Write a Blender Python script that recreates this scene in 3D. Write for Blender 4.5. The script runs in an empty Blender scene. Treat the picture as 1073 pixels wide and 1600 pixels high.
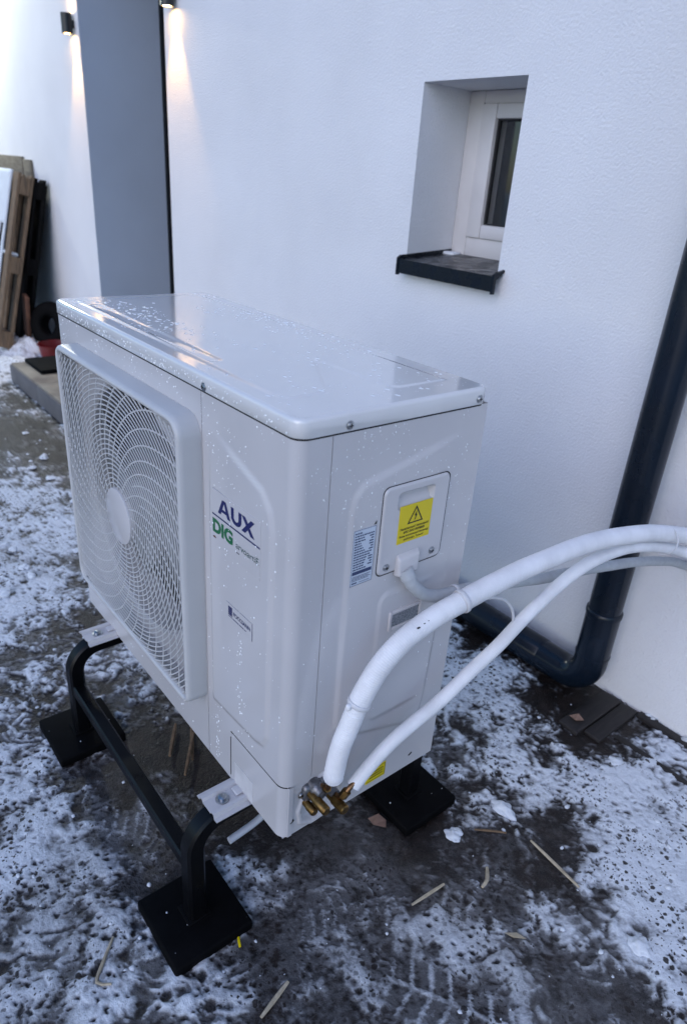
import bpy, bmesh, math, random
import numpy as np
from mathutils import Vector, Matrix
random.seed(7)
rng = np.random.default_rng(11)
PI = math.pi
sc = bpy.context.scene
COL = sc.collection

# ------------------------------------------------------------------ camera
cam_d = bpy.data.cameras.new('camera'); cam = bpy.data.objects.new('camera', cam_d); COL.objects.link(cam)
yaw, pit, rol = -0.8622, -0.4538, 0.0755
fw = Vector((math.sin(yaw)*math.cos(pit), math.cos(yaw)*math.cos(pit), math.sin(pit)))
rt = Vector((math.cos(yaw), -math.sin(yaw), 0)); up = rt.cross(fw)
r2 = math.cos(rol)*rt + math.sin(rol)*up; u2 = -math.sin(rol)*rt + math.cos(rol)*up
mw = Matrix((r2, u2, -fw)).transposed().to_4x4(); mw.translation = (0.6483, -0.4729, 1.3075)
cam.matrix_world = mw
cam_d.sensor_fit = 'VERTICAL'; cam_d.sensor_height = 36; cam_d.sensor_width = 24.14; cam_d.lens = 1069.82/1600*36
cam_d.clip_start = 0.02; cam_d.clip_end = 1000
cam_d.dof.use_dof = True; cam_d.dof.focus_distance = 1.22; cam_d.dof.aperture_fstop = 4.5
sc.camera = cam

# ------------------------------------------------------------------ sky, light, exposure
SUN_EL, SUN_AZ = math.radians(30), math.radians(160)     # azimuth clockwise from +Y
w = bpy.data.worlds.new('World'); sc.world = w; w.use_nodes = True
nt = w.node_tree; bg = nt.nodes['Background']
sky = nt.nodes.new('ShaderNodeTexSky'); sky.sky_type = 'NISHITA'; sky.sun_disc = False
sky.sun_elevation = SUN_EL; sky.sun_rotation = SUN_AZ; sky.dust_density = 1.0; sky.ozone_density = 3.0; sky.air_density = 1.2
hs = nt.nodes.new('ShaderNodeHueSaturation'); hs.inputs['Saturation'].default_value = 1.05
tint = nt.nodes.new('ShaderNodeMix'); tint.data_type = 'RGBA'; tint.blend_type = 'MULTIPLY'; tint.inputs[0].default_value = 1
tint.inputs[7].default_value = (.72, .86, 1.02, 1)        # cool dusk overcast
nt.links.new(sky.outputs[0], hs.inputs['Color']); nt.links.new(hs.outputs[0], tint.inputs[6]); nt.links.new(tint.outputs[2], bg.inputs[0])
bg.inputs[1].default_value = 0.15
sd = bpy.data.lights.new('sun', 'SUN'); so = bpy.data.objects.new('sun', sd); COL.objects.link(so)
sd.energy = 0.55; sd.angle = math.radians(55); sd.color = (1.0, 0.78, 0.88)
sdir = Vector((math.sin(SUN_AZ)*math.cos(SUN_EL), math.cos(SUN_AZ)*math.cos(SUN_EL), math.sin(SUN_EL)))
so.rotation_euler = sdir.to_track_quat('Z', 'Y').to_euler()
vs = sc.view_settings; vs.view_transform = 'Standard'; vs.look = 'None'; vs.exposure = 0.42; vs.gamma = 1.0; vs.use_curve_mapping = False

# ------------------------------------------------------------------ helpers
def link(o, parent=None):
    COL.objects.link(o)
    if parent is not None: o.parent = parent
    return o
def tag(o, label=None, cat=None, group=None, kind=None):
    if label: o['label'] = label
    if cat: o['category'] = cat
    if group: o['group'] = group
    if kind: o['kind'] = kind
    return o
def thing(name, loc, label, cat, group=None):
    o = bpy.data.objects.new(name, None); link(o); o.location = loc; o.empty_display_size = .05
    return tag(o, label, cat, group)
def mesh(name, verts, faces, mat, parent=None, smooth=False, sharp=None):
    """verts are world coordinates; shifted into the parent's frame (parents are never rotated)"""
    off = Vector((0, 0, 0)); p = parent
    while p is not None: off += Vector(p.location); p = p.parent
    me = bpy.data.meshes.new(name)
    me.from_pydata([(v[0]-off.x, v[1]-off.y, v[2]-off.z) for v in verts], [], [tuple(int(i) for i in f) for f in faces])
    me.materials.append(mat)
    if smooth:
        me.polygons.foreach_set('use_smooth', [True]*len(me.polygons))
        if sharp: me.set_sharp_from_angle(angle=math.radians(sharp))
    me.update()
    o = bpy.data.objects.new(name, me)
    return link(o, parent)
def from_bm(name, bm, mat, parent=None, smooth=True, sharp=40):
    bmesh.ops.recalc_face_normals(bm, faces=bm.faces)
    bm.verts.index_update()
    v = [tuple(x.co) for x in bm.verts]; f = [[x.index for x in y.verts] for y in bm.faces]
    bm.free(); return mesh(name, v, f, mat, parent, smooth, sharp)
def box_bm(x0, x1, y0, y1, z0, z1, bev=0, seg=2, bm=None):
    b = bmesh.new()
    bmesh.ops.create_cube(b, size=1)
    for v in b.verts:
        v.co = Vector(((x0+x1)/2+v.co.x*(x1-x0), (y0+y1)/2+v.co.y*(y1-y0), (z0+z1)/2+v.co.z*(z1-z0)))
    if bev: bmesh.ops.bevel(b, geom=b.edges[:], offset=bev, segments=seg, affect='EDGES', profile=.5)
    return b
def box(name, x0, x1, y0, y1, z0, z1, mat, parent=None, bev=0.0, seg=2, rot=None):
    b = box_bm(x0, x1, y0, y1, z0, z1, bev, seg)
    if rot is not None:
        c = Vector(((x0+x1)/2, (y0+y1)/2, (z0+z1)/2))
        bmesh.ops.rotate(b, verts=b.verts, cent=c, matrix=rot)
    return from_bm(name, b, mat, parent, bev > 0, 50)
def smooth_path(pts, step):
    P = [np.array(p, float) for p in pts]
    P = [2*P[0]-P[1]] + P + [2*P[-1]-P[-2]]
    out = []
    for i in range(1, len(P)-2):
        n = max(2, int(np.linalg.norm(P[i+1]-P[i])/step))
        for k in range(n):
            t = k/n
            out.append(.5*((2*P[i])+(-P[i-1]+P[i+1])*t+(2*P[i-1]-5*P[i]+4*P[i+1]-P[i+2])*t*t+(-P[i-1]+3*P[i]-3*P[i+1]+P[i+2])*t**3))
    out.append(P[-2]); return out
def tube_geo(path, rad, seg=12, cap=True, square=False):
    """sweep; rad: float or function(arc length)->radius.  square: rounded square section"""
    path = [np.array(p, float) for p in path]; n = len(path)
    T = [path[min(i+1, n-1)]-path[max(i-1, 0)] for i in range(n)]; T = [t/np.linalg.norm(t) for t in T]
    a = np.array([0, 0, 1.]) if abs(T[0][2]) < .9 else np.array([1., 0, 0])
    N = np.cross(T[0], a); N /= np.linalg.norm(N)
    V = []; F = []; s = 0
    for i in range(n):
        if i:
            s += np.linalg.norm(path[i]-path[i-1]); N = N-T[i]*(N@T[i]); N /= np.linalg.norm(N)
        B = np.cross(T[i], N); r = rad(s) if callable(rad) else rad
        if square:
            q = .72; ring = [(1, -q), (1, q), (q, 1), (-q, 1), (-1, q), (-1, -q), (-q, -1), (q, -1)]
            V += [path[i]+r*(c*N+d*B) for c, d in ring]; sg = 8
        else:
            V += [path[i]+r*(math.cos(2*PI*k/seg)*N+math.sin(2*PI*k/seg)*B) for k in range(seg)]; sg = seg
    for i in range(n-1):
        for k in range(sg):
            F.append((i*sg+k, i*sg+(k+1) % sg, (i+1)*sg+(k+1) % sg, (i+1)*sg+k))
    if cap:
        F.append(tuple(range(sg-1, -1, -1))); F.append(tuple((n-1)*sg+k for k in range(sg)))
    return V, F
def tube(name, path, rad, mat, parent=None, seg=12, sharp=50, square=False):
    V, F = tube_geo(path, rad, seg, True, square)
    return mesh(name, V, F, mat, parent, True, sharp)
def lathe(name, prof, mat, parent=None, seg=20, axis='z', at=(0, 0, 0), sharp=40):
    """prof: list of (radius, height along axis)"""
    V = []; F = []
    for r, h in prof:
        for k in range(seg):
            c, s = r*math.cos(2*PI*k/seg), r*math.sin(2*PI*k/seg)
            p = {'z': (c, s, h), 'x': (h, c, s), 'y': (c, h, s)}[axis]
            V.append((p[0]+at[0], p[1]+at[1], p[2]+at[2]))
    for i in range(len(prof)-1):
        for k in range(seg): F.append((i*seg+k, i*seg+(k+1) % seg, (i+1)*seg+(k+1) % seg, (i+1)*seg+k))
    b = bmesh.new(); vs_ = [b.verts.new(v) for v in V]
    for f in F: b.faces.new([vs_[i] for i in f])
    b.faces.new([vs_[k] for k in range(seg)]); b.faces.new([vs_[(len(prof)-1)*seg+k] for k in range(seg)])
    bmesh.ops.remove_doubles(b, verts=b.verts, dist=1e-6)
    return from_bm(name, b, mat, parent, True, sharp)
FRONT = Matrix(((1, 0, 0, 0), (0, 0, -1, 0), (0, 1, 0, 0), (0, 0, 0, 1)))      # text facing -Y
SIDE = Matrix(((0, 0, 1, 0), (1, 0, 0, 0), (0, 1, 0, 0), (0, 0, 0, 1)))        # text facing +X
def text(name, body, orient, origin, width, height, mat, parent, bold=0.0, shear=0.0):
    cu = bpy.data.curves.new('t', 'FONT'); cu.body = body; cu.size = 1; cu.offset = bold; cu.shear = shear; cu.resolution_u = 3
    ob = bpy.data.objects.new('t', cu); COL.objects.link(ob)
    dg = bpy.context.evaluated_depsgraph_get(); dg.update()
    me = bpy.data.meshes.new_from_object(ob.evaluated_get(dg))
    V = np.array([v.co[:] for v in me.vertices]); F = [list(p.vertices) for p in me.polygons]
    bpy.data.objects.remove(ob); bpy.data.meshes.remove(me)
    mn, mx = V.min(0), V.max(0)
    V[:, 0] = (V[:, 0]-mn[0])/(mx[0]-mn[0])*width; V[:, 1] = (V[:, 1]-mn[1])/(mx[1]-mn[1])*height
    W = [orient @ Vector((a[0], a[1], 0)) + Vector(origin) for a in V]
    return mesh(name, W, F, mat, parent)
def rect(name, orient, origin, w_, h_, mat, parent, t=.0006):
    """thin sticker with a real thickness"""
    V = [orient @ Vector(p) + Vector(origin) for p in [(0, 0, -t), (w_, 0, -t), (w_, h_, -t), (0, h_, -t), (0, 0, 0), (w_, 0, 0), (w_, h_, 0), (0, h_, 0)]]
    return mesh(name, V, [(4, 5, 6, 7), (0, 1, 5, 4), (1, 2, 6, 5), (2, 3, 7, 6), (3, 0, 4, 7)], mat, parent)
def rects(name, orient, origin, rs, mat, parent):
    V = []; F = []
    for x, y, a, b in rs:
        n = len(V); V += [orient @ Vector(p) + Vector(origin) for p in [(x, y, 0), (x+a, y, 0), (x+a, y+b, 0), (x, y+b, 0)]]; F.append((n, n+1, n+2, n+3))
    return mesh(name, V, F, mat, parent)
def sm(a, b, x):
    t = np.clip((x-a)/(b-a), 0, 1); return t*t*(3-2*t)
def grid_mesh(name, us, vs_, fn, mat, parent, keep=None, smooth=True, sharp=45):
    """heightfield sheet: fn(U,V)->(X,Y,Z) arrays"""
    U, V = np.meshgrid(us, vs_, indexing='ij'); X, Y, Z = fn(U, V)
    P = np.stack([X, Y, Z], -1).reshape(-1, 3); n, m = U.shape
    F = []
    for i in range(n-1):
        for j in range(m-1):
            if keep is None or keep((us[i]+us[i+1])/2, (vs_[j]+vs_[j+1])/2):
                F.append((i*m+j, (i+1)*m+j, (i+1)*m+j+1, i*m+j+1))
    return mesh(name, P, F, mat, parent, smooth, sharp)
def sd_poly(px, py, poly):
    """signed distance (inside negative) to polygon, numpy"""
    d = np.full(px.shape, 1e9); s = np.ones(px.shape)
    n = len(poly)
    for i in range(n):
        a = poly[i]; b = poly[i-1]
        ex, ey = b[0]-a[0], b[1]-a[1]; wx, wy = px-a[0], py-a[1]
        t = np.clip((wx*ex+wy*ey)/(ex*ex+ey*ey), 0, 1)
        d = np.minimum(d, (wx-ex*t)**2+(wy-ey*t)**2)
        c1 = py >= a[1]; c2 = py < b[1]; c3 = ex*wy > ey*wx
        flip = (c1 & c2 & c3) | (~c1 & ~c2 & ~c3)
        s = np.where(flip, -s, s)
    return s*np.sqrt(d)
def sd_rr(px, py, x0, x1, y0, y1, r):
    qx = np.abs(px-(x0+x1)/2)-(x1-x0)/2+r; qy = np.abs(py-(y0+y1)/2)-(y1-y0)/2+r
    return np.hypot(np.maximum(qx, 0), np.maximum(qy, 0))+np.minimum(np.maximum(qx, qy), 0)-r

# ------------------------------------------------------------------ materials
def mat(name, col, rough=.5, metal=0., var=.0, vscale=12., bump=0., bscale=60., coat=0., spec=.5, rvar=0., emit=None, trans=0., col2=None, stretch=None, ior=None, bdist=.002):
    m = bpy.data.materials.new(name); m.use_nodes = True; t = m.node_tree; p = t.nodes['Principled BSDF']
    L = t.links.new
    p.inputs['Base Color'].default_value = (*col, 1); p.inputs['Roughness'].default_value = rough
    p.inputs['Metallic'].default_value = metal; p.inputs['Coat Weight'].default_value = coat; p.inputs['Coat Roughness'].default_value = .06
    p.inputs['Specular IOR Level'].default_value = spec; p.inputs['Transmission Weight'].default_value = trans
    if ior: p.inputs['IOR'].default_value = ior
    if emit: p.inputs['Emission Color'].default_value = (*emit[0], 1); p.inputs['Emission Strength'].default_value = emit[1]
    tc = t.nodes.new('ShaderNodeTexCoord'); src = tc.outputs['Object']
    if stretch:
        mp = t.nodes.new('ShaderNodeMapping'); mp.inputs['Scale'].default_value = stretch; L(src, mp.inputs['Vector']); src = mp.outputs[0]
    n = t.nodes.new('ShaderNodeTexNoise'); n.inputs['Scale'].default_value = vscale; n.inputs['Detail'].default_value = 6; L(src, n.inputs['Vector'])
    if var or col2:
        mx = t.nodes.new('ShaderNodeMix'); mx.data_type = 'RGBA'
        c2 = col2 if col2 else tuple(max(0, c*(1-var)) for c in col)
        c1 = col if col2 else tuple(min(1, c*(1+var*.5)) for c in col)
        mx.inputs[6].default_value = (*c1, 1); mx.inputs[7].default_value = (*c2, 1)
        rp = t.nodes.new('ShaderNodeValToRGB'); rp.color_ramp.elements[0].position = .35; rp.color_ramp.elements[1].position = .68
        L(n.outputs['Fac'], rp.inputs[0]); L(rp.outputs[0], mx.inputs[0]); L(mx.outputs[2], p.inputs['Base Color'])
    if rvar:
        mr = t.nodes.new('ShaderNodeMapRange'); mr.inputs[1].default_value = .3; mr.inputs[2].default_value = .7
        mr.inputs[3].default_value = max(0, rough-rvar); mr.inputs[4].default_value = rough+rvar
        L(n.outputs['Fac'], mr.inputs[0]); L(mr.outputs[0], p.inputs['Roughness'])
    if bump:
        n2 = t.nodes.new('ShaderNodeTexNoise'); n2.inputs['Scale'].default_value = bscale; n2.inputs['Detail'].default_value = 4; L(src, n2.inputs['Vector'])
        bp = t.nodes.new('ShaderNodeBump'); bp.inputs['Strength'].default_value = bump; bp.inputs['Distance'].default_value = bdist
        L(n2.outputs['Fac'], bp.inputs['Height']); L(bp.outputs[0], p.inputs['Normal'])
    return m
M = dict(
 stucco=mat('stucco', (.74, .74, .76), .85, var=.05, vscale=2.2, bump=.65, bscale=150, bdist=.0045),
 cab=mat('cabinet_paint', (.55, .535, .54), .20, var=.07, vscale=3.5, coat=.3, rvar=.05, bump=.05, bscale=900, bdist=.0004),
 top=mat('lid_paint_lit', (.70, .695, .69), .13, var=.04, vscale=9, coat=1., spec=.7, rvar=.07, bump=.06, bscale=22, bdist=.001),  # cabinet paint made paler; the lid's reflected brightness is put into its colour
 plast=mat('grille_plastic', (.52, .52, .52), .38, var=.04, vscale=10),
 blade=mat('fan_plastic', (.20, .21, .215), .45, var=.06, vscale=8),
 coil=mat('coil_metal', (.010, .010, .012), .6, metal=.0, spec=.2, var=.3, vscale=40),
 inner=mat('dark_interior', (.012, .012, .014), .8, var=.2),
 gap=mat('seam_shadow_gap', (.02, .02, .022), .8, var=.2),
 black=mat('black_powder_coat', (.0025, .0027, .0035), .36, spec=.22, var=.3, vscale=20, rvar=.1, bump=.08, bscale=400, bdist=.0006),
 rub=mat('black_rubber', (.002, .002, .0025), .7, spec=.08, var=.4, vscale=30, bump=.2, bscale=250, bdist=.001),
 pipe=mat('dark_pipe', (.0045, .0092, .0175), .24, spec=.36, var=.35, vscale=7, rvar=.12, bump=.05, bscale=90),
 sill=mat('anthracite_metal', (.006, .009, .014), .30, spec=.28, var=.3, vscale=25, rvar=.15, bump=.1, bscale=120),
 frame=mat('window_plastic', (.62, .60, .60), .35, var=.07, vscale=6),
 glass=mat('glass', (.9, .93, .95), .02, trans=1., ior=1.45),
 door=mat('door_dark', (.003, .0035, .005), .5, spec=.15, var=.3),
 insul=mat('white_sleeve', (.80, .80, .82), .5, var=.13, vscale=16, bump=.25, bscale=40, bdist=.004),
 cond=mat('grey_conduit', (.44, .46, .48), .45, var=.1, vscale=60),
 tie=mat('nylon_tie', (.62, .62, .64), .35, var=.05),
 brass=mat('brass', (.20, .12, .042), .40, metal=1., var=.5, vscale=90, rvar=.12),
 copper=mat('copper_dull', (.25, .14, .07), .4, metal=1., var=.4, vscale=120),
 steel=mat('steel', (.42, .44, .46), .3, metal=1., var=.3, vscale=200),
 dsteel=mat('dull_casting', (.20, .20, .21), .45, metal=.8, var=.4, vscale=150),
 sticker=mat('clear_white_sticker', (.54, .525, .53), .2, var=.02),
 navy=mat('print_navy', (.012, .016, .10), .4, var=.1),
 green=mat('print_green', (.008, .14, .05), .4, var=.1),
 dgreen=mat('print_dark_green', (.015, .07, .06), .4, var=.1),
 yellow=mat('warning_yellow', (.72, .56, .0), .35, var=.04),
 ink=mat('print_black', (.01, .01, .01), .5, var=.1),
 bink=mat('print_blue_grey', (.03, .05, .13), .5, var=.1),
 lblue=mat('label_pale_blue', (.56, .62, .70), .35, var=.03),
 wood=mat('pallet_wood', (.20, .13, .075), .8, col2=(.10, .07, .045), vscale=9, bump=.4, bscale=60, stretch=(8, 8, 1)),
 wood2=mat('grey_board', (.20, .175, .13), .8, col2=(.12, .10, .075), vscale=9, bump=.4, bscale=60, stretch=(1, 8, 8)),
 bwood=mat('rusty_board', (.16, .07, .04), .8, col2=(.09, .04, .025), vscale=12, bump=.3),
 kboard=mat('black_board', (.005, .0045, .0045), .8, spec=.15, var=.5, vscale=14, bump=.3),
 conc=mat('concrete', (.25, .225, .175), .7, col2=(.17, .15, .12), vscale=7, bump=.3, bscale=90, rvar=.2),
 concf=mat('concrete_face', (.13, .13, .135), .8, col2=(.09, .09, .095), vscale=8, bump=.3, bscale=70),
 red=mat('red_plastic', (.13, .006, .008), .35, var=.2),
 straw=mat('straw', (.45, .38, .27), .7, var=.35, vscale=60),
 straw2=mat('dark_straw', (.16, .10, .055), .8, var=.4, vscale=60),
 leaf=mat('dry_leaf', (.24, .14, .10), .7, var=.3, vscale=60),
 snow=mat('snow', (.66, .69, .73), .6, var=.04, bump=.5, bscale=220, bdist=.003),
 paver=mat('dark_timber', (.016, .012, .011), .6, var=.5, vscale=20, bump=.4, bscale=120, stretch=(6, 1, 6)),
 drop=mat('water_drop', (.84, .86, .88), .06, spec=.9, coat=.8),
 lamp=mat('lamp_housing', (.012, .013, .015), .35, var=.2),
 lens=mat('lamp_lens', (1, .85, .6), .3, emit=((1, .58, .18), 70.)),
 flood=mat('flood_lens', (.9, 1, .95), .3, emit=((.86, 1, .92), 20.)),
 drain=mat('milky_plastic', (.45, .48, .52), .35, var=.1),
)

# ------------------------------------------------------------------ ground (paved yard under trampled slush and snow)
def _h(ix, iy, s):
    with np.errstate(over='ignore'):
        a = (ix.astype(np.int64)*374761393 + iy.astype(np.int64)*668265263 + s*974634777) & 0xFFFFFFFF
        a = ((a ^ (a >> 13))*1274126177) & 0xFFFFFFFF
        a = (a ^ (a >> 16))
        a = (a*2246822519) & 0xFFFFFFFF
        a = a ^ (a >> 15)
    return a.astype(np.float64)/4294967295.
def vn(x, y, s=0):
    ix, iy = np.floor(x), np.floor(y); fx, fy = x-ix, y-iy
    fx = fx*fx*fx*(fx*(fx*6-15)+10); fy = fy*fy*fy*(fy*(fy*6-15)+10)
    return (_h(ix, iy, s)*(1-fx)*(1-fy)+_h(ix+1, iy, s)*fx*(1-fy)+_h(ix, iy+1, s)*(1-fx)*fy+_h(ix+1, iy+1, s)*fx*fy)
def fbm(x, y, s=0, o=4):
    v = 0; a = .5; t = 0
    for i in range(o):
        v = v+a*vn(x, y, s+i*17); t += a; a *= .5; x, y = x*2.03+11.3, y*2.03-7.1
    return v/t
def pits(x, y, cell, prob, r0, r1, s):
    """soft round melt holes: 1 in the hole"""
    out = np.zeros(x.shape); gx, gy = np.floor(x/cell), np.floor(y/cell)
    for dx in (-1, 0, 1):
        for dy in (-1, 0, 1):
            cx, cy = gx+dx, gy+dy
            px = (cx+.15+.7*_h(cx, cy, s))*cell; py = (cy+.15+.7*_h(cx, cy, s+1))*cell
            r = r0+(r1-r0)*_h(cx, cy, s+2)**2; on = _h(cx, cy, s+3) < prob
            an = _h(cx, cy, s+4)*PI; el = .6+.4*_h(cx, cy, s+5)
            ux = (x-px)*np.cos(an)+(y-py)*np.sin(an); uy = (-(x-px)*np.sin(an)+(y-py)*np.cos(an))/el
            out = np.maximum(out, np.where(on, 1-sm(.65, 1.2, np.hypot(ux, uy)/r), 0))
    return out
def grow(a, b, s0, ratio, smax):
    out = []; x = a; s = s0; sg = 1 if b > a else -1
    while (b-x)*sg > s:
        x += sg*s; s = min(s*ratio, smax); out.append(x)
    return out + [b]
xs = sorted(grow(-1.15, -6.2, .0042, 1.012, .03) + grow(-6.2, -260, .05, 1.5, 80)) + list(np.arange(-1.15, .75, .0042)) + grow(.75, 260, .02, 1.6, 80)
ys = sorted(grow(-.5, -2.0, .0045, 1.04, .06) + grow(-2.0, -260, .1, 1.6, 80)) + list(np.arange(-.5, 1.21, .0042)) + grow(1.21, 260, .1, 1.6, 90)
GX, GY = np.meshgrid(np.array(xs), np.array(ys), indexing='ij')
# snow (+) and bare trodden ground (-): x, y, radius along x, radius along y, amount
SNOW = [(.42,.86,.22,.22,.75),(.25,.80,.16,.16,.5),(.45,.62,.13,.16,.45),(-.25,.86,.28,.16,.55),(-.42,.86,.2,.2,.45),(.06,.72,.14,.14,.25),(.30,1.10,.22,.07,.45),
 (-.03,.09,.08,.10,.40),(.30,.25,.10,.10,.22),(.16,.10,.13,.12,.20),(-.62,-.33,.16,.15,.65),(-.45,-.36,.14,.12,.45),(-.78,-.20,.15,.15,.35),(-1.05,-.12,.15,.2,.2),(-1.45,-.12,.22,.22,.5),
 (-1.75,.02,.35,.30,.55),(-2.1,.15,.35,.28,.45),(-2.5,.25,.4,.22,.15),(-4.3,.45,.7,.25,.6),(-4.6,.85,.6,.25,.7),(-.27,-.26,.12,.10,.22),(-.2,-.42,.1,.12,.2),(.12,.52,.10,.08,.3),(.02,.60,.07,.08,.25),
 (-.45,.06,.30,.13,-.55),(-.30,.22,.30,.14,-.7),(-.08,.30,.14,.12,-.6),(-.70,-.02,.14,.10,-.5),(-.80,-.14,.08,.08,-.35),(.05,.36,.09,.07,-.45),(.20,.45,.09,.10,-.30),(.34,.36,.10,.12,-.22),(.47,.42,.10,.12,-.45),
 (-.12,-.12,.14,.12,-.12),(.04,.0,.2,.2,.12),(-.02,1.02,.12,.16,-.7),(.05,1.14,.14,.06,-.6),(-3.0,.35,.5,.20,-.65),(-2.65,.5,.4,.18,-.35),(-1.15,.02,.16,.16,-.35),(-.36,-.12,.12,.10,-.10),(.20,.62,.08,.06,-.2),(-.55,-.12,.12,.10,-.1),(-.30,1.12,.4,.05,-.5),(.12,.08,.28,.22,.20),(.34,.22,.2,.16,.22),(-.22,-.30,.2,.16,.12)]
wx = (fbm(GX*9, GY*9, 3)-.5)*.16; wy = (fbm(GX*9, GY*9, 5)-.5)*.16
bx, by = GX+wx, GY+wy
base = np.full(GX.shape, .40)
for x, y, a, b, k in SNOW: base = base+k*np.exp(-((bx-x)/a)**2-((by-y)/b)**2)
far = sm(.9, 4.0, np.maximum(-GY, GX)); base = base*(1-far)+.62*far
n1 = fbm(GX*7, GY*7, 21); n2 = fbm(GX*22, GY*22, 22); n3 = fbm(GX*70+wx*90, GY*70+wy*90, 23)
rid = 1-np.abs(2*fbm(GX*34+wx*40, GY*34+wy*40, 24)-1)
rid2 = 1-np.abs(2*fbm(GX*60+wx*70, GY*24+wy*60, 25, 3)-1)
base = .42+(base-.42)*.72
n4 = fbm(GX*150+wx*60, GY*150+wy*60, 27, 3)
raw = base+.75*(n1-.5)+1.05*(n2-.5)+.95*(n3-.5)+.5*(rid-.8)
cover = sm(.24, .80, raw)**1.1*(.62+.5*n1+.35*(n2-.5))
thin = sm(-.06, .62, raw+.9*(n1-.5)+.9*(n4-.5))+.40*sm(.92, .99, rid2)*sm(-.05, .25, raw)
pt = np.maximum(pits(GX+wx*.2, GY+wy*.2, .020, .6, .0028, .0072, 40), pits(GX, GY, .055, .4, .006, .015, 60))*sm(.24, .44, fbm(GX*5, GY*5, 77))
cover = cover*(1-.93*pt); thin = thin*(1-.75*pt)
tro = np.zeros(GX.shape)                                               # trodden, half-melted zones: thin grey slush instead of snow
for x, y, a, b, k in [(.10,.08,.30,.30,1.),(.36,.30,.22,.24,.9),(.20,.42,.16,.12,.8),(-.30,-.16,.22,.16,.8),(-.22,-.36,.22,.18,.7),(-.62,-.10,.16,.10,.6),(.16,.62,.12,.08,.5)]:
    tro = np.maximum(tro, k*np.exp(-((bx-x)/a)**4-((by-y)/b)**4))
cover = cover*(1-.50*tro*(.6+.8*(1-n2))); thin = np.maximum(thin, tro*(.35+.9*(n2-.2)+.8*(n4-.5))*(1-.85*pt))
def tread(cx, cy, ang, ln, wd, pitch, keep, crisp=0.):
    global cover, thin
    c, s = math.cos(ang), math.sin(ang); u = (GX-cx)*c+(GY-cy)*s; v = -(GX-cx)*s+(GY-cy)*c
    shape = 1-sm(-.012, .004, sd_rr(u, v, -ln/2, ln/2, -wd/2*(1-.15*np.sign(u)), wd/2*(1-.15*np.sign(u)), wd*.45))
    ph = np.abs(((u+.25*np.abs(v))/pitch) % 1-.5)*2
    bar = (sm(.62, .95, ph)*sm(.35, .6, n2+.25*(n3-.5))+.5*(1-sm(.002, .006, np.abs(v+.01*(n2-.5)))))*sm(.30, .55, n1+.4*(n3-.5))
    if crisp: bar = bar*(1-crisp)+crisp*np.maximum(sm(.66, .86, ph), 1-sm(.003, .006, np.abs(v)))
    tgt = np.clip(bar, 0, 1)*keep*(.5+.8*n3)
    cover = cover*(1-shape*.65)+tgt*shape*.55; thin = thin*(1-shape*.3)+np.clip(tgt+.12, 0, 1)*shape*.4
tread(-.36, -.10, .75, .26, .095, .024, .55, .6); tread(.235, .54, -.2, .25, .09, .020, .6); tread(.27, .19, .55, .25, .095, .036, .95, .9)
tread(.01, .13, 1.2, .22, .085, .022, .6); tread(-.62, -.40, .3, .26, .095, .023, .7); tread(-1.5, .2, .2, .27, .1, .026, .7)
heap = .11*np.exp(-((GX+4.55)/.28)**2-((GY-.93)/.16)**2)+.10*np.exp(-((GX+5.05)/.3)**2-((GY-.80)/.2)**2)+.05*np.exp(-((GX+4.2)/.2)**2-((GY-.75)/.12)**2)
heap = heap*(.7+.6*n2)
hz = .0075*cover*(.55+.6*n2)+.004*cover*(n3-.3)+.0018*thin+.003*(n2-.5)+heap*sm(-3.5, -3.9, GX)
near = 1-sm(1.0, 6.0, np.maximum(np.maximum(-GY-1, GX-.5), -GX-6.0)); hz = hz+.016*np.exp(-((GY-1.19)/.022)**2)*sm(.05, .09, GX)*sm(.35, .6, fbm(GX*14, GY*14, 33)); hz = hz*near
cover = np.maximum(cover, .95*np.exp(-((GY-1.19)/.024)**2)*sm(.05, .09, GX)*sm(.35, .55, fbm(GX*14, GY*14, 33)))
hz = np.where(GY > 1.195, -.01, hz)
cover = np.clip(np.maximum(cover, sm(.01, .03, heap)), 0, 1)
nx, ny = GX.shape
me = bpy.data.meshes.new('ground'); me.vertices.add(nx*ny)
me.vertices.foreach_set('co', np.stack([GX, GY, hz], -1).astype(np.float32).ravel())
I = np.arange(nx*ny).reshape(nx, ny)
Q = np.stack([I[:-1, :-1], I[1:, :-1], I[1:, 1:], I[:-1, 1:]], -1).reshape(-1, 4)
me.loops.add(Q.size); me.loops.foreach_set('vertex_index', Q.astype(np.int32).ravel())
me.polygons.add(len(Q)); me.polygons.foreach_set('loop_start', np.arange(0, Q.size, 4, dtype=np.int32))
me.update(calc_edges=True)
me.polygons.foreach_set('use_smooth', np.ones(len(Q), bool))
for nm, arr in (('snow', cover), ('slush', thin)):
    at = me.attributes.new(nm, 'FLOAT', 'POINT'); at.data.foreach_set('value', arr.astype(np.float32).ravel())
gm = bpy.data.materials.new('slushy_yard'); gm.use_nodes = True; t = gm.node_tree; L = t.links.new; p = t.nodes['Principled BSDF']
tc = t.nodes.new('ShaderNodeTexCoord')
def nz(scale, det=6):
    n = t.nodes.new('ShaderNodeTexNoise'); n.inputs['Scale'].default_value = scale; n.inputs['Detail'].default_value = det; L(tc.outputs['Object'], n.inputs['Vector']); return n.outputs['Fac']
def attr(nm):
    a = t.nodes.new('ShaderNodeAttribute'); a.attribute_name = nm; return a.outputs['Fac']
def mth(op, a, b=None, clamp=False):
    n = t.nodes.new('ShaderNodeMath'); n.operation = op; n.use_clamp = clamp
    for i, v in enumerate((a, b)):
        if v is None: continue
        if isinstance(v, (int, float)): n.inputs[i].default_value = v
        else: L(v, n.inputs[i])
    return n.outputs[0]
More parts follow.
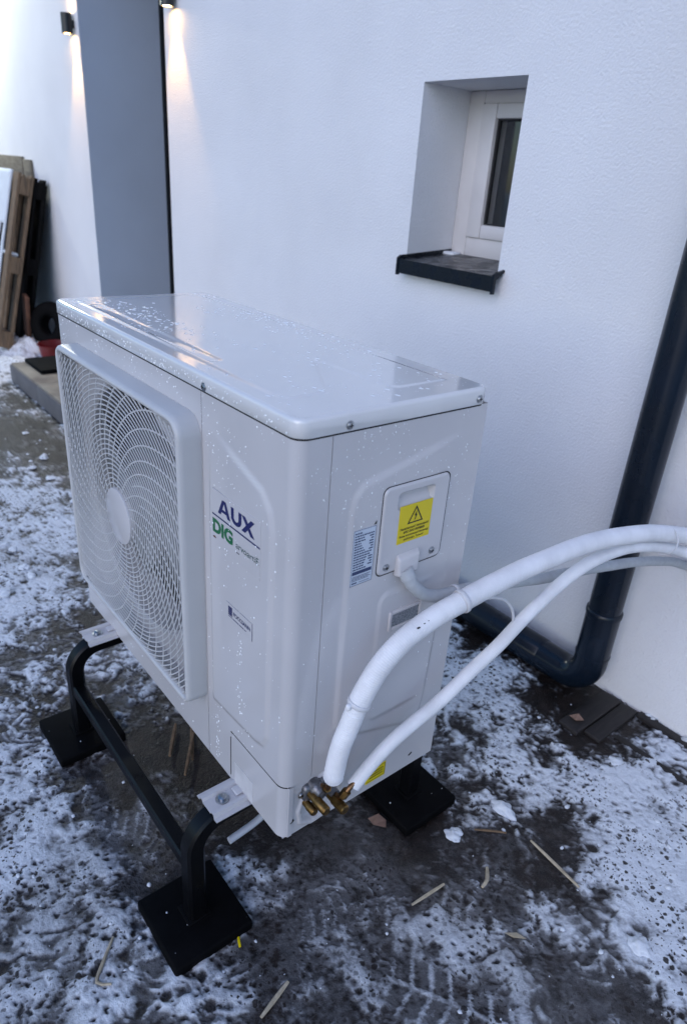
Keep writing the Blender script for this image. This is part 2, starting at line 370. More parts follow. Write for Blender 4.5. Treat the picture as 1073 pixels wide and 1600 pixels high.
def mixc(f, a, b):
    n = t.nodes.new('ShaderNodeMix'); n.data_type = 'RGBA'
    L(f, n.inputs[0])
    for i, v in ((6, a), (7, b)):
        if isinstance(v, tuple): n.inputs[i].default_value = (*v, 1)
        else: L(v, n.inputs[i])
    return n.outputs[2]
def rng_(f, a, b, c=0., d=1.):
    n = t.nodes.new('ShaderNodeMapRange'); n.inputs[1].default_value = a; n.inputs[2].default_value = b; n.inputs[3].default_value = c; n.inputs[4].default_value = d; L(f, n.inputs[0]); return n.outputs[0]
f1 = nz(160, 4); f2 = nz(420, 3); f3 = nz(28, 5)
def dots(scale, size, prob):
    v = t.nodes.new('ShaderNodeTexVoronoi'); v.inputs['Scale'].default_value = scale; v.inputs['Randomness'].default_value = 1; v.voronoi_dimensions = '2D'
    wv = t.nodes.new('ShaderNodeVectorMath'); wv.operation = 'ADD'; n = t.nodes.new('ShaderNodeTexNoise'); n.inputs['Scale'].default_value = 90; L(tc.outputs['Object'], n.inputs['Vector'])
    sc_ = t.nodes.new('ShaderNodeVectorMath'); sc_.operation = 'SCALE'; sc_.inputs['Scale'].default_value = .012; L(n.outputs['Color'], sc_.inputs[0])
    L(tc.outputs['Object'], wv.inputs[0]); L(sc_.outputs[0], wv.inputs[1]); L(wv.outputs[0], v.inputs['Vector'])
    sp = t.nodes.new('ShaderNodeSeparateColor'); L(v.outputs['Color'], sp.inputs[0])
    on = mth('LESS_THAN', sp.outputs[0], prob); rad = mth('ADD', mth('MULTIPLY', sp.outputs[1], size), size*.35)
    return mth('MULTIPLY', on, rng_(mth('SUBTRACT', v.outputs['Distance'], rad), -.06, .05, 1., 0.))
melt = mth('MAXIMUM', dots(62, .26, .5), dots(120, .22, .4))
melt = mth('MULTIPLY', melt, rng_(nz(7, 3), .40, .56))
keep_ = mth('SUBTRACT', 1., mth("MULTIPLY", melt, .96))
sn = mth('ADD', attr('snow'), mth('MULTIPLY', mth('SUBTRACT', f1, .5), .55)); sn = mth('MULTIPLY', rng_(sn, .18, .90), keep_)
sl = mth('ADD', attr('slush'), mth('MULTIPLY', mth('SUBTRACT', f2, .5), .5)); sl = mth('MULTIPLY', rng_(sl, .15, 1.0), keep_)
earth = mixc(rng_(f3, .35, .65), (.0055, .0038, .0032), (.020, .0135, .0108))
earth = mixc(rng_(f2, .55, .75), earth, (.042, .031, .026))
c = mixc(mth('MULTIPLY', sl, .74), earth, (.165, .163, .167))
c = mixc(sn, c, (.66, .69, .73))
L(c, p.inputs['Base Color'])
L(rng_(sn, 0., .6, .30, .58), p.inputs['Roughness']); p.inputs['Specular IOR Level'].default_value = .32
bp = t.nodes.new('ShaderNodeBump'); bp.inputs['Strength'].default_value = .6; bp.inputs['Distance'].default_value = .004
L(mth('ADD', f1, mth('MULTIPLY', f2, .6)), bp.inputs['Height']); L(bp.outputs[0], p.inputs['Normal'])
me.materials.append(gm)
ground = bpy.data.objects.new('ground', me); link(ground); tag(ground, 'dark wet paved yard under trampled slush and snow', kind='structure')
def ground_z(x, y):
    i = int(np.argmin(np.abs(np.array(xs)-x))); j = int(np.argmin(np.abs(np.array(ys)-y))); return float(hz[i, j])

# ------------------------------------------------------------------ house: wall with a door niche and a deep window
YW = 1.19
house = thing('house', (-2, YW, 0), 'white rendered house wall with a deep small window and a dark door niche', 'house')
NX0, NX1, NZ = -3.81, -2.772, 2.55; WX0, WX1, WZ0, WZ1 = -1.073, -.690, 1.085, 1.577
V = []; F = []
def quad(a, b, c_, d):
    n = len(V); V.extend([a, b, c_, d]); F.append((n, n+1, n+2, n+3))
X_ = [-16, NX0, NX1, WX0, WX1, 9]; Z_ = [-.3, WZ0, WZ1, NZ, 4.6]
for i in range(5):
    for j in range(4):
        if (X_[i] == NX0 and j < 3) or (X_[i] == WX0 and j == 1): continue
        quad((X_[i], YW, Z_[j]), (X_[i+1], YW, Z_[j]), (X_[i+1], YW, Z_[j+1]), (X_[i], YW, Z_[j+1]))
def reveal(x0, x1, z0, z1, y1, floor=True):
    quad((x0, YW, z0), (x0, YW, z1), (x0, y1, z1), (x0, y1, z0)); quad((x1, YW, z1), (x1, YW, z0), (x1, y1, z0), (x1, y1, z1))
    quad((x0, YW, z1), (x1, YW, z1), (x1, y1, z1), (x0, y1, z1))
    if floor: quad((x1, YW, z0), (x0, YW, z0), (x0, y1, z0), (x1, y1, z0))
reveal(NX0, NX1, -.3, NZ, 1.78); reveal(WX0, WX1, WZ0, WZ1, 1.46)
quad((-16, 1.9, 4.6), (-16, YW, 4.6), (9, YW, 4.6), (9, 1.9, 4.6)); quad((9, YW, -.3), (9, 1.9, -.3), (9, 1.9, 4.6), (9, YW, 4.6)); quad((-16, 1.9, -.3), (-16, YW, -.3), (-16, YW, 4.6), (-16, 1.9, 4.6))
quad((9, 1.9, -.3), (-16, 1.9, -.3), (-16, 1.9, 4.6), (9, 1.9, 4.6))
wl_ = mesh('wall', V, F, M['stucco'], house)
M['reveal'] = mat('shaded_render', (.47, .53, .63), .85, var=.05, vscale=2.2, bump=.4, bscale=170, bdist=.003)  # left niche face: its shade is painted in as a greyer, bluer render
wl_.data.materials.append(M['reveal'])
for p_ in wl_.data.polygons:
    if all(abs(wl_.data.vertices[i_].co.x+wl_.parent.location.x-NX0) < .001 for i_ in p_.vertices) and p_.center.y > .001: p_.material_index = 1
# window: frame > sash, pane, seal
def ring_box(x0, x1, z0, z1, y0, y1, wl, wr, wt, wb, bev):
    bm = bmesh.new()
    for a in ((x0, x0+wl, z0, z1), (x1-wr, x1, z0, z1), (x0+wl, x1-wr, z1-wt, z1), (x0+wl, x1-wr, z0, z0+wb)):
        b = box_bm(a[0], a[1], y0, y1, a[2], a[3], bev, 2); tmp = bpy.data.meshes.new('x'); b.to_mesh(tmp); b.free(); bm.from_mesh(tmp); bpy.data.meshes.remove(tmp)
    return bm
win = from_bm('window', ring_box(WX0+.001, WX1-.001, WZ0+.008, WZ1-.001, 1.395, 1.455, .062, .062, .036, .066, .004), M['frame'], house)
from_bm('window_seal', ring_box(WX0+.058, WX1-.058, WZ0+.068, WZ1-.032, 1.3965, 1.44, .006, .006, .006, .006, 0), M['gap'], win)
from_bm('sash', ring_box(WX0+.066, WX1-.066, WZ0+.072, WZ1-.036, 1.386, 1.45, .058, .058, .042, .042, .006), M['frame'], win)
from_bm('glazing_bead', ring_box(WX0+.122, WX1-.122, WZ0+.112, WZ1-.076, 1.400, 1.415, .008, .008, .006, .006, .001), M['gap'], win)
box('pane', WX0+.118, WX1-.118, 1.412, 1.418, WZ0+.108, WZ1-.072, M['glass'], win)
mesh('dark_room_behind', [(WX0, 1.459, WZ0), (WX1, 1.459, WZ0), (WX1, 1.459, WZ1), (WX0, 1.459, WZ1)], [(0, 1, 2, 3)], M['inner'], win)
lump = box('sealant_lump', -1.072, -1.02, 1.352, 1.394, 1.090, 1.106, M['snow'], win, .006)
# sill
bm = bmesh.new()
prof = [(1.392, 1.1005), (1.150, 1.083), (1.150, 1.040), (1.153, 1.040), (1.153, 1.0795), (1.392, 1.097)]
a = [bm.verts.new((-1.067, y, z)) for y, z in prof]; b = [bm.verts.new((-.672, y, z)) for y, z in prof]
for i in range(6): bm.faces.new((a[i], a[(i+1) % 6], b[(i+1) % 6], b[i]))
bm.faces.new(a); bm.faces.new(b[::-1])
sill = from_bm('window_sill', bm, M['sill'], house, False)
for x in (-1.0735, -.6725):
    bm = bmesh.new(); pf = [(1.190 if x > -1 else 1.392, 1.100 if x > -1 else 1.112), (1.160, 1.094), (1.147, 1.086), (1.147, 1.034), (1.158, 1.034), (1.158, 1.072), (1.190 if x > -1 else 1.392, 1.094)]
    a = [bm.verts.new((x, y, z)) for y, z in pf]; b = [bm.verts.new((x+.008, y, z)) for y, z in pf]; n = len(pf)
    for i in range(n): bm.faces.new((a[i], a[(i+1) % n], b[(i+1) % n], b[i]))
    bm.faces.new(a); bm.faces.new(b[::-1]); from_bm('sill_end_cap', bm, M['sill'], sill, False)
# door in the niche
door = box('door', NX0+.03, NX1-.03, 1.672, 1.73, .125, NZ-.06, M['door'], house, .004)
from_bm('door_frame', ring_box(NX0+.001, NX1-.001, .1225, NZ-.002, 1.662, 1.77, .05, .05, .05, .01, .003), M['door'], door)
for z in (.42, 1.30, 2.15): lathe('door_hinge', [(.0, z-.05), (.011, z-.05), (.011, z+.05), (.0, z+.05)], M['door'], door, 12, 'z', (NX0+.06, 1.652, 0))

# ------------------------------------------------------------------ wall lamps
def wall_lamp(x, label):
    z0, z1 = 1.914, 2.008; yc = 1.153
    o = thing('wall_lamp', (x, YW, (z0+z1)/2), label, 'wall lamp', 'up and down wall lamps beside the door niche')
    lathe('lamp_body', [(.022, z0+.008), (.022, z0), (.029, z0), (.029, z1), (.022, z1), (.022, z1-.008)], M['lamp'], o, 28, 'z', (x, yc, 0))
    box('mounting_bracket', x-.018, x+.018, yc+.024, YW-.0005, z0+.028, z1-.028, M['lamp'], o, .003)
    for z, s in ((z0+.004, -1), (z1-.004, 1)):
        lathe('lamp_lens', [(0, z), (.0215, z), (.0215, z-s*.003), (0, z-s*.003)], M['lens'], o, 24, 'z', (x, yc, 0))
        ld = bpy.data.lights.new('lamp_light', 'SPOT'); lo = bpy.data.objects.new('lamp_light', ld); link(lo, o)
        ld.energy = LAMP_W; ld.color = (1, .56, .16); ld.spot_size = math.radians(58); ld.spot_blend = .6; ld.shadow_soft_size = .016
        lo.location = (0, yc-YW, z+s*.008-(z0+z1)/2); lo.rotation_euler = (0 if s < 0 else PI, 0, 0)
LAMP_W = 15
wall_lamp(-3.885, 'black cylinder wall lamp left of the grey door niche, farther from the window')
wall_lamp(-2.660, 'black cylinder wall lamp at the top edge, right of the dark niche edge')
# floodlight high on the wall beyond the left picture edge: it whitens the wall and throws the pallets' shadow
fl = thing('floodlight', (-6.0, YW, 2.75), 'floodlight high on the wall above the leaning pallets', 'floodlight')
box('lamp_housing', -6.16, -5.84, .86, .94, 2.66, 2.86, M['lamp'], fl, .01)
box('lamp_arm', -6.02, -5.98, .93, YW-.001, 2.74, 2.78, M['lamp'], fl, .004)
box('lamp_lens', -6.13, -5.87, .88, .93, 2.648, 2.662, M['flood'], fl, .003)
ld = bpy.data.lights.new('flood_light', 'SPOT'); lo = bpy.data.objects.new('flood_light', ld); link(lo, fl)
ld.energy = 120; ld.color = (.96, 1.0, .88); ld.spot_size = math.radians(150); ld.spot_blend = .8; ld.shadow_soft_size = .09
lo.location = (0, -.29, -.12); lo.rotation_euler = Vector((-.75, -.12, .95)).to_track_quat('Z', 'Y').to_euler()

# ------------------------------------------------------------------ downpipe
dp = thing('drain_pipe', (-.080, 1.112, 0), 'dark downpipe bending along the foot of the white wall', 'drainpipe')
R = .0440; PX, PY, PZ = -.080, 1.112, .052
arc = [(PX-.075+.075*math.cos(a), PY, PZ+.075-.075*math.sin(a)) for a in np.linspace(0, PI/2, 14)]
lathe('upright_pipe', [(R, .28), (R, 4.2)], M['pipe'], dp, 40, 'z', (PX, PY, 0))
tube('elbow', [(PX, PY, .30)] + [(PX, PY, .22)] + arc + [(PX-.15, PY, PZ)], R+.0022, M['pipe'], dp, 40)
lathe('socket_collar', [(R+.0022, .286), (R+.0045, .288), (R+.0045, .300), (R+.002, .303), (R+.0003, .304)], M['pipe'], dp, 40, 'z', (PX, PY, 0))
lathe('socket_collar', [(R+.0022, .150), (R+.0036, .151), (R+.0036, .157), (R+.0022, .158)], M['pipe'], dp, 40, 'z', (PX, PY, 0))
lathe('ground_pipe', [(R, -2.4), (R, PX-.15)], M['pipe'], dp, 40, 'x', (0, PY, PZ))
lathe('socket_collar', [(R+.001, PX-.26), (R+.0038, PX-.257), (R+.0038, PX-.150), (R+.0022, PX-.148)], M['pipe'], dp, 40, 'x', (0, PY, PZ))
# ------------------------------------------------------------------ step, boards and bits along the wall
step = thing('door_step', (-3.3, .9, 0), 'grey concrete doorstep below the niche behind the unit', 'step')
xsb = [-3.95, -3.42, -2.9, -2.35]
for i in range(3):
    box('step_slab', xsb[i]+.0015, xsb[i+1]-.0015, .632, 1.187, .0, .120+.001*(i % 2), M['conc'], step, .006)
    box('riser_stone', xsb[i]+.002, xsb[i+1]-.002, .622, .6315, -.02, .112, M['concf'], step, .002)
box('niche_floor', NX0+.002, NX1-.002, 1.1885, 1.66, .0, .1215, M['conc'], step, .002)
mt = tag(box('black_mat', -3.93, -3.60, .71, 1.02, .122, .146, M['rub'], None, .004), 'flat black mat lying on the concrete step near the red tub', 'mat')
bm = bmesh.new()
def frust(bm, cx, cy, z0, z1, r0, r1, seg=24, th=.004):
    rings = [(r0*.98, z0), (r0, z0), (r1, z1), (r1+.008, z1), (r1+.008, z1+.006), (r1-th, z1+.006), (r0-th, z0+th)]
    vv = [[bm.verts.new((cx+r*math.cos(2*PI*k/seg), cy+r*math.sin(2*PI*k/seg), z)) for k in range(seg)] for r, z in rings]
    for i in range(len(rings)-1):
        for k in range(seg): bm.faces.new((vv[i][k], vv[i][(k+1) % seg], vv[i+1][(k+1) % seg], vv[i+1][k]))
    bm.faces.new(vv[0]); bm.faces.new(vv[-1])
frust(bm, -4.20, 1.00, .01, .15, .095, .118)
tag(from_bm('red_tub', bm, M['red']), 'small red plastic tub on the snow beside the step', 'tub')

# pallets leaning on the wall
def lean(yb, yt, h, dx=0.):
    """matrix taking (x, t across thickness, s along height) to the leaning plane"""
    d = Vector((dx, yt-yb, h)); ln = d.length; d.normalize(); n = Vector((0, -h, yt-yb)).normalized()
    return d, n, ln
def lean_box(name, x0, x1, s0, s1, t0, t1, o, d, n, mt_, parent, bev=.003):
    b = box_bm(x0, x1, t0, t1, s0, s1, bev, 1)
    for v in b.verts:
        x, tt, s = v.co; q = Vector((x, o[0], o[1]))+d*s+n*tt; v.co = q
    return from_bm(name, b, mt_, parent, False)
def pallet(name, x0, x1, yb, yt, h, zb, m_, label, th=.1, dx=0.):
    o = thing(name, ((x0+x1)/2, yb, zb), label, 'pallet'); d, n, ln = lean(yb, yt, h, dx); og = (yb, zb)
    nb = 5
    for i in range(nb):                                          # long boards, wall side and yard side
        a = x0+(x1-x0-.10)*i/(nb-1); 
        lean_box('deck_board', a, a+.095, 0, ln, .0, .02, og, d, n, m_, o)
        if i % 2 == 0: lean_box('deck_board', a, a+.095, 0, ln, th-.0195, th, og, d, n, m_, o)
    for s in (.01, ln*.5-.06, ln-.13):
        lean_box('cross_board', x0, x1, s, s+.11, .0205, .0405, og, d, n, m_, o)
        for xx in (x0, (x0+x1)/2-.06, x1-.10): lean_box('spacer_block', xx, xx+.10, s, s+.11, .041, th-.020, og, d, n, m_, o)
    return o, d, n, ln, og
p1, d, n, ln, og = pallet('wooden_pallet', -5.40, -4.55, .80, 1.09, 1.12, .05, M['wood'], 'light wooden pallet draped with snow, leaning on the white wall', .10, .0)
pv = []; pf = []
us_ = np.linspace(-5.42, -4.70, 26); ss_ = np.linspace(.35, ln+.01, 34)
def snowsheet(U, S):
    tt = .104+.03*np.clip(fbm(U*9, S*3, 91)-.2, 0, 1)*sm(0, .1, -4.69-U)
    q = [U+d.x*S+n.x*tt, og[0]+d.y*S+n.y*tt, og[1]+d.z*S+n.z*tt]; return q
snow_s = grid_mesh('snow_cover', us_, ss_, snowsheet, M['snow'], p1, keep=lambda u, s: fbm(np.array([u*8.]), np.array([s*2.]), 93)[0] > .34-.25*(s > ln-.25))
sol = snow_s.modifiers.new('thick', 'SOLIDIFY'); sol.thickness = .012
lean_box('snow_ledge', -4.72, -4.57, ln*.5+.05, ln*.5+.075, .03, .098, og, d, n, M['snow'], p1, .01)
p2, d2, n2_, ln2, og2 = pallet('black_pallet', -5.6, -4.68, .95, 1.168, 1.12, .03, M['kboard'], 'black weathered pallet leaning behind the light wooden pallet', .075, .12)
lean_box('backing_board', -5.58, -4.69, .03, ln2-.03, -.012, -.001, og2, d2, n2_, M['kboard'], p2)
for i, (x0, x1, zt, yy) in enumerate([(-5.75, -5.06, 1.285, 1.165), (-5.05, -4.885, 1.268, 1.168)]):
    o = box('loose_board', x0, x1, yy, yy+.018, .95, zt, M['wood2'], None, .003)
    tag(o, ['wide grey board standing behind the pallets against the wall', 'short brownish board end standing right of the wide grey board'][i], 'board')
tag(box('reddish_board', -4.66, -4.58, .93, .955, .05, .42, M['bwood'], None, .003, rot=Matrix.Rotation(.22, 3, 'Y')), 'short reddish board propped between the pallet and the tyre', 'board')
# tyre leaning by the pallets
bm = bmesh.new(); seg, sg2 = 40, 14
for i in range(seg):
    A = 2*PI*i/seg
    for k in range(sg2):
        B = 2*PI*k/sg2; rr = .110+.052*math.copysign(abs(math.cos(B))**.6, math.cos(B)); tt = .055*math.copysign(abs(math.sin(B))**.6, math.sin(B))
        q = Vector((rr*math.cos(A), tt, rr*math.sin(A)))
        q = Matrix.Rotation(-.22, 3, 'X') @ Matrix.Rotation(.5, 3, 'Z') @ q + Vector((-4.46, 1.06, .225)); bm.verts.new(q)
bm.verts.ensure_lookup_table()
for i in range(seg):
    for k in range(sg2): bm.faces.new([bm.verts[j] for j in (i*sg2+k, i*sg2+(k+1) % sg2, ((i+1) % seg)*sg2+(k+1) % sg2, ((i+1) % seg)*sg2+k)])
tag(from_bm('tyre', bm, M['rub']), 'black tyre leaning on the wall beside the dark pallet', 'tyre')
# timbers by the foot of the downpipe
tag(box('timber_board', -.048, .010, .955, 1.176, -.03, .012, M['paver'], None, .003), 'dark timber board on the ground pointing at the downpipe foot', 'board')
tag(box('timber_board', .0135, .062, .985, 1.178, -.03, .009, M['paver'], None, .003), 'second dark timber board on the ground, right of the first by the wall', 'board')
tag(box('edging_strip', .066, .9, 1.160, 1.187, -.03, .012, M['paver'], None, .003), 'long dark edging strip along the wall foot at the right', 'edging')
tag(box('edging_strip', .075, .9, 1.035, 1.050, -.03, .010, M['paver'], None, .003), 'thin dark edging strip in the snow parallel to the wall foot', 'edging')

# ------------------------------------------------------------------ the outdoor unit
ZB = .285; UW, UD, UH = .894, .36, .7246
unit = thing('air_conditioner', (-UW/2, UD/2, ZB), 'white outdoor air conditioning unit with round fan grille standing on black frame', 'air conditioner')
CR = .020                                     # corner radius
GXc, GZc = -.5243, .4045
FP = [(-.228, .150), (-.085, .160), (-.060, .168), (-.047, .195), (-.045, .575), (-.052, .605), (-.075, .630), (-.205, .672), (-.228, .672)]
def front_h(x, z):
    """depth of the pressed panel in the front (positive = pushed inwards)"""
    d_ = sd_poly(x, z, FP); h = 1-sm(-.007, .002, d_)
    return -.0042*h*(1-.9*sm(-.14, -.225, x)*sm(.50, .66, z))
SP = [(.094, .20), (.093, .60), (.098, .625), (.115, .643), (.30, .686), (.335, .686), (.335, .56), (.325, .50), (.31, .17), (.30, .112), (.155, .158)]
def side_h(y, z):
    d_ = sd_poly(y, z, SP); h = -.0040*(1-sm(-.008, .002, d_))*(1-.95*sm(.25, .33, y)*sm(.3, .5, z))
    d2_ = sd_rr(y, z, .166, .335, .18, .442, .02); h = h-.0022*(1-sm(-.004, .002, d2_))*(1-sm(.24, .31, y))
    d3_ = sd_rr(y, z, .172, .266, .57, .62, .01); return h+.022*(1-sm(-.004, .002, d3_))
ZC = .1185                                    # top of the corner cover
# front panel: plate with the round fan opening
V = []; F = []; N = 128; RO = .252
angs = sorted(set([2*PI*k/N for k in range(N)] + [math.atan2(dz, dx) % (2*PI) for dx in (-UW+CR-GXc, -.25-GXc) for dz in (-GZc, UH-GZc)]))
for a in angs:
    c_, s_ = math.cos(a), math.sin(a); tt = min([x for x in ((-.25-GXc)/c_ if c_ > 1e-9 else 9, (-UW+CR-GXc)/c_ if c_ < -1e-9 else 9, (UH-GZc)/s_ if s_ > 1e-9 else 9, -GZc/s_ if s_ < -1e-9 else 9)])
    for r, y in ((tt, 0), (RO, 0), (RO-.006, .006), (RO-.010, .03), (RO-.010, .075)): V.append((GXc+r*c_, y, ZB+GZc+r*s_))
m_ = len(angs)
for i in range(m_):
    j = (i+1) % m_
    for k in range(4): F.append((i*5+k, i*5+k+1, j*5+k+1, j*5+k))
fp = mesh('fan_panel', V, F, M['cab'], unit, True, 25)
xg = np.concatenate([np.arange(-.2490, -CR-.001, .0035), [-.1665, -.1650, -CR]]); xg = np.unique(np.round(xg, 5)); zg = np.unique(np.round(np.concatenate([np.arange(0, UH, .0042), [ZC, .117, UH]]), 5))
xg = xg[(np.diff(xg, append=9) > .0007)]; zg = zg[(np.diff(zg, append=9) > .0007)]
inC = lambda x, z: x > -.1660 and z < .1180
fpan = grid_mesh('front_panel', xg, zg, lambda U, V_: (U, front_h(U, V_), V_+ZB), M['cab'], unit, keep=lambda x, z: not inC(x, z))
# rounded corner and the return onto the right side
def corner(name, z0, z1, yend, parent, push=0., x_l=-CR):
    pts = [(x_l, push)] if x_l < -CR else []
    pts += [(-CR+(CR-push)*math.sin(a), CR-(CR-push)*math.cos(a)) for a in np.linspace(0, PI/2, 10)] + [(-push, yend), (-push-.006, yend)]
    V = [(x, y, ZB+z) for x, y in pts for z in (z0, z1)]
    F = [(2*i, 2*i+2, 2*i+3, 2*i+1) for i in range(len(pts)-1)]
    return mesh(name, V, F, M['cab'], parent, True, 40)
corner('front_panel_return', ZC, UH, .0553, fpan)
cc = corner('corner_cover', .002, .1168, .0115, unit, -.0008, -.1650)
box('cover_seam', -.1672, -.1654, -.0012, .004, ZB+.012, ZB+.104, M['gap'], cc)
box('cover_seam', -.1660, -.1590, -.0012, .004, ZB+.1165, ZB+.1178, M['gap'], cc)
rect('frosted_tape', FRONT, (-.152, -.0014, ZB+.004), .062, .052, mat('frosted_tape', (.56, .55, .555), .4, var=.10, vscale=40), cc, .0005)
# left corner, left side, back, base
V = [(x, y, z) for x, y in [(-UW+CR-CR*math.sin(a), CR-CR*math.cos(a)) for a in np.linspace(0, PI/2, 8)] + [(-UW, UD), (-.012, UD)] for z in (ZB, ZB+UH)]
mesh('rear_casing', V, [(2*i, 2*i+1, 2*i+3, 2*i+2) for i in range(9)], M['cab'], unit, True, 40)
mesh('base_pan', [(-UW+.003, .004, ZB+.0012), (-.003, .004, ZB+.0012), (-.003, UD-.002, ZB+.0012), (-UW+.003, UD-.002, ZB+.0012)], [(3, 2, 1, 0)], M['cab'], unit)
mesh('inner_shell', [(-.012, .011, ZB+.003), (-.012, UD-.004, ZB+.003), (-.012, UD-.004, ZB+UH), (-.012, .011, ZB+UH), (-.262, .011, ZB+.003), (-.262, .011, ZB+UH), (-.262, UD-.004, ZB+.003), (-.262, UD-.004, ZB+UH)],
     [(0, 1, 2, 3), (4, 0, 3, 5), (6, 4, 5, 7)], M['gap'], unit)
mesh('condenser_coil', [(-UW+.02, .30, ZB+.01), (-.25, .30, ZB+.01), (-.25, .30, ZB+UH-.01), (-UW+.02, .30, ZB+UH-.01)], [(0, 1, 2, 3)], M['coil'], unit)
# right side panel
yg = np.unique(np.round(np.concatenate([np.arange(.0567, UD, .0035), [.1300, UD]]), 5)); yg = yg[(np.diff(yg, append=9) > .0007)]
spn = grid_mesh('side_panel', yg, zg, lambda U, V_: (-side_h(U, V_), U, V_+ZB), M['cab'], unit, keep=lambda y, z: not (y < .1300 and z < .1180))
mesh('side_panel_edge', [(0, .0567, ZB+ZC), (-.006, .0567, ZB+ZC), (-.006, .0567, ZB+UH), (0, .0567, ZB+UH)], [(0, 1, 2, 3)], M['cab'], spn)
mesh('side_panel_return', [(0, UD, ZB), (0, UD, ZB+UH), (-.014, UD, ZB+UH), (-.014, UD, ZB)], [(0, 1, 2, 3)], M['cab'], spn)
# valve plate with an oval recess
def vplate(U, V_):
    d_ = sd_poly(U, V_, [(.036, .050), (.050, .090), (.100, .112), (.125, .112), (.125, .012), (.060, .010), (.040, .022)])
    return (-.0015+.004*(1-sm(.003, .006, np.abs(d_-.002)))-.009*(1-sm(-.006, .0, d_)), U, V_+ZB)
vpl = grid_mesh('valve_plate', np.linspace(.0128, .1294, 62), np.linspace(.001, .1168, 60), vplate, M['cab'], unit)
# top cover: pressed plateau, lip, screws
o_ = .0014
def rrect(x0, x1, y0, y1, r, n=7):
    out = []
    for cx, cy, a0 in ((x1-r, y0+r, -PI/2), (x1-r, y1-r, 0), (x0+r, y1-r, PI/2), (x0+r, y0+r, PI)):
        out += [(cx+r*math.cos(a0+PI/2*k/n), cy+r*math.sin(a0+PI/2*k/n)) for k in range(n+1)]
    return out
ZT = ZB+UH+.0265
V = []; F = []
for ins_, z in ((-.0004, UH-.0022), (-.0004, UH+.0012)): V += [(x, y, ZB+z) for x, y in rrect(-UW+ins_, -ins_, ins_, UD-ins_, CR)]
m_ = len(V)//2
mesh('lid_shade_strip', V, [(k, (k+1) % m_, m_+(k+1) % m_, m_+k) for k in range(m_)], M['gap'], unit)  # dark strip added to draw the shade line under the lid's lip
V = []; F = []
prof = [(.0015, UH-.0005), (0, UH+.0010), (0, UH+.0205), (.0006, UH+.0228), (.0020, UH+.0248), (.0040, UH+.0260), (.0065, UH+.0265)]
rings = []
for ins, z in prof:
    ring = rrect(-UW-o_+ins, o_-ins, -o_+ins, UD+o_-ins, max(.022-ins*.6, .006)); rings.append(len(V)); V += [(x, y, ZB+z) for x, y in ring]
m_ = len(ring)
for a in range(len(prof)-1):
    for k in range(m_): F.append((rings[a]+k, rings[a]+(k+1) % m_, rings[a+1]+(k+1) % m_, rings[a+1]+k))
F.append(tuple(range(m_-1, -1, -1)))
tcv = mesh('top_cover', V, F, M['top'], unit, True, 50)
TP = [(-.852, .042), (-.840, .032), (-.105, .032), (-.083, .043), (-.083, .105), (-.222, .190), (-.222, .208), (-.070, .208), (-.058, .222), (-.058, .318), (-.840, .318), (-.852, .306)]
ins = prof[-1][0]; bx0, bx1, by0, by1 = -UW-o_+ins, o_-ins, -o_+ins, UD+o_-ins
def top_h(x, y):
    h = .0014*(1-sm(-.003, .004, sd_poly(x, y, TP)))
    g = sd_rr(x, y, -.80, -.29, .040, .062, .010); h = h-.0012*(1-sm(-.005, .003, g))
    return h*sm(0, .004, np.minimum(np.minimum(x-bx0, bx1-x), np.minimum(y-by0, by1-y)))
rcut = max(.022-ins*.6, .006)
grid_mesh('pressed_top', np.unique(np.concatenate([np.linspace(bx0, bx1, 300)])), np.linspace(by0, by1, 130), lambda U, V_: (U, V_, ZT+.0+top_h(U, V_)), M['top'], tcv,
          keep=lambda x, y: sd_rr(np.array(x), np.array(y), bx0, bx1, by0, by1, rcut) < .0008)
def screw(name, at, axis, parent, r=.0042, m_='steel'):
    s = -1 if axis == 'y' else 1
    hd = lathe(name, [(r*1.35, 0), (r*1.35, s*.0006), (r, s*.0008), (r*.92, s*.0022), (r*.5, s*.0029), (0, s*.003)], M[m_], parent, 14, axis, at)
    w2, l2 = .0007, r*.6
    for a, b in ((w2, l2), (l2, w2)):
        if axis == 'x': box('screw_slot', at[0]+.0027, at[0]+.0032, at[1]-a, at[1]+a, at[2]-b, at[2]+b, M['ink'], hd)
        else: box('screw_slot', at[0]-a, at[0]+a, at[1]-.0032, at[1]-.0027, at[2]-b, at[2]+b, M['ink'], hd)
screw('cover_screw', (o_, .082, ZB+UH+.0085), 'x', tcv, .005); screw('cover_screw', (o_, .336, ZB+UH+.0095), 'x', tcv, .005); screw('cover_screw', (-.238, -o_, ZB+UH+.007), 'y', tcv, .005)

# fan behind the grille
fan = lathe('fan', [(0, .004), (.05, .004), (.060, .010), (.062, .09), (0, .09)], M['blade'], unit, 32, 'y', (GXc, 0, ZB+GZc))
for b_ in range(2):
    a0 = math.radians(25+180*b_)
    def bl(U, V_):
        r = .058+(.234-.058)*U; a = a0+math.radians(108)*(V_-.5)*(.9+.1*U)-math.radians(14)*U
        y = .016+.046*V_+.008*np.sin(V_*PI)-.006*U
        return GXc+r*np.cos(a), y, ZB+GZc+r*np.sin(a)
    f_ = grid_mesh('fan_blade', np.linspace(0, 1, 12), np.linspace(0, 1, 16), bl, M['blade'], fan); s_ = f_.modifiers.new('t', 'SOLIDIFY'); s_.thickness = .003
for x in (-.565, -.485): box('motor_bracket', x-.012, x+.012, .13, .15, ZB+.02, ZB+UH-.02, M['coil'], unit, .002)

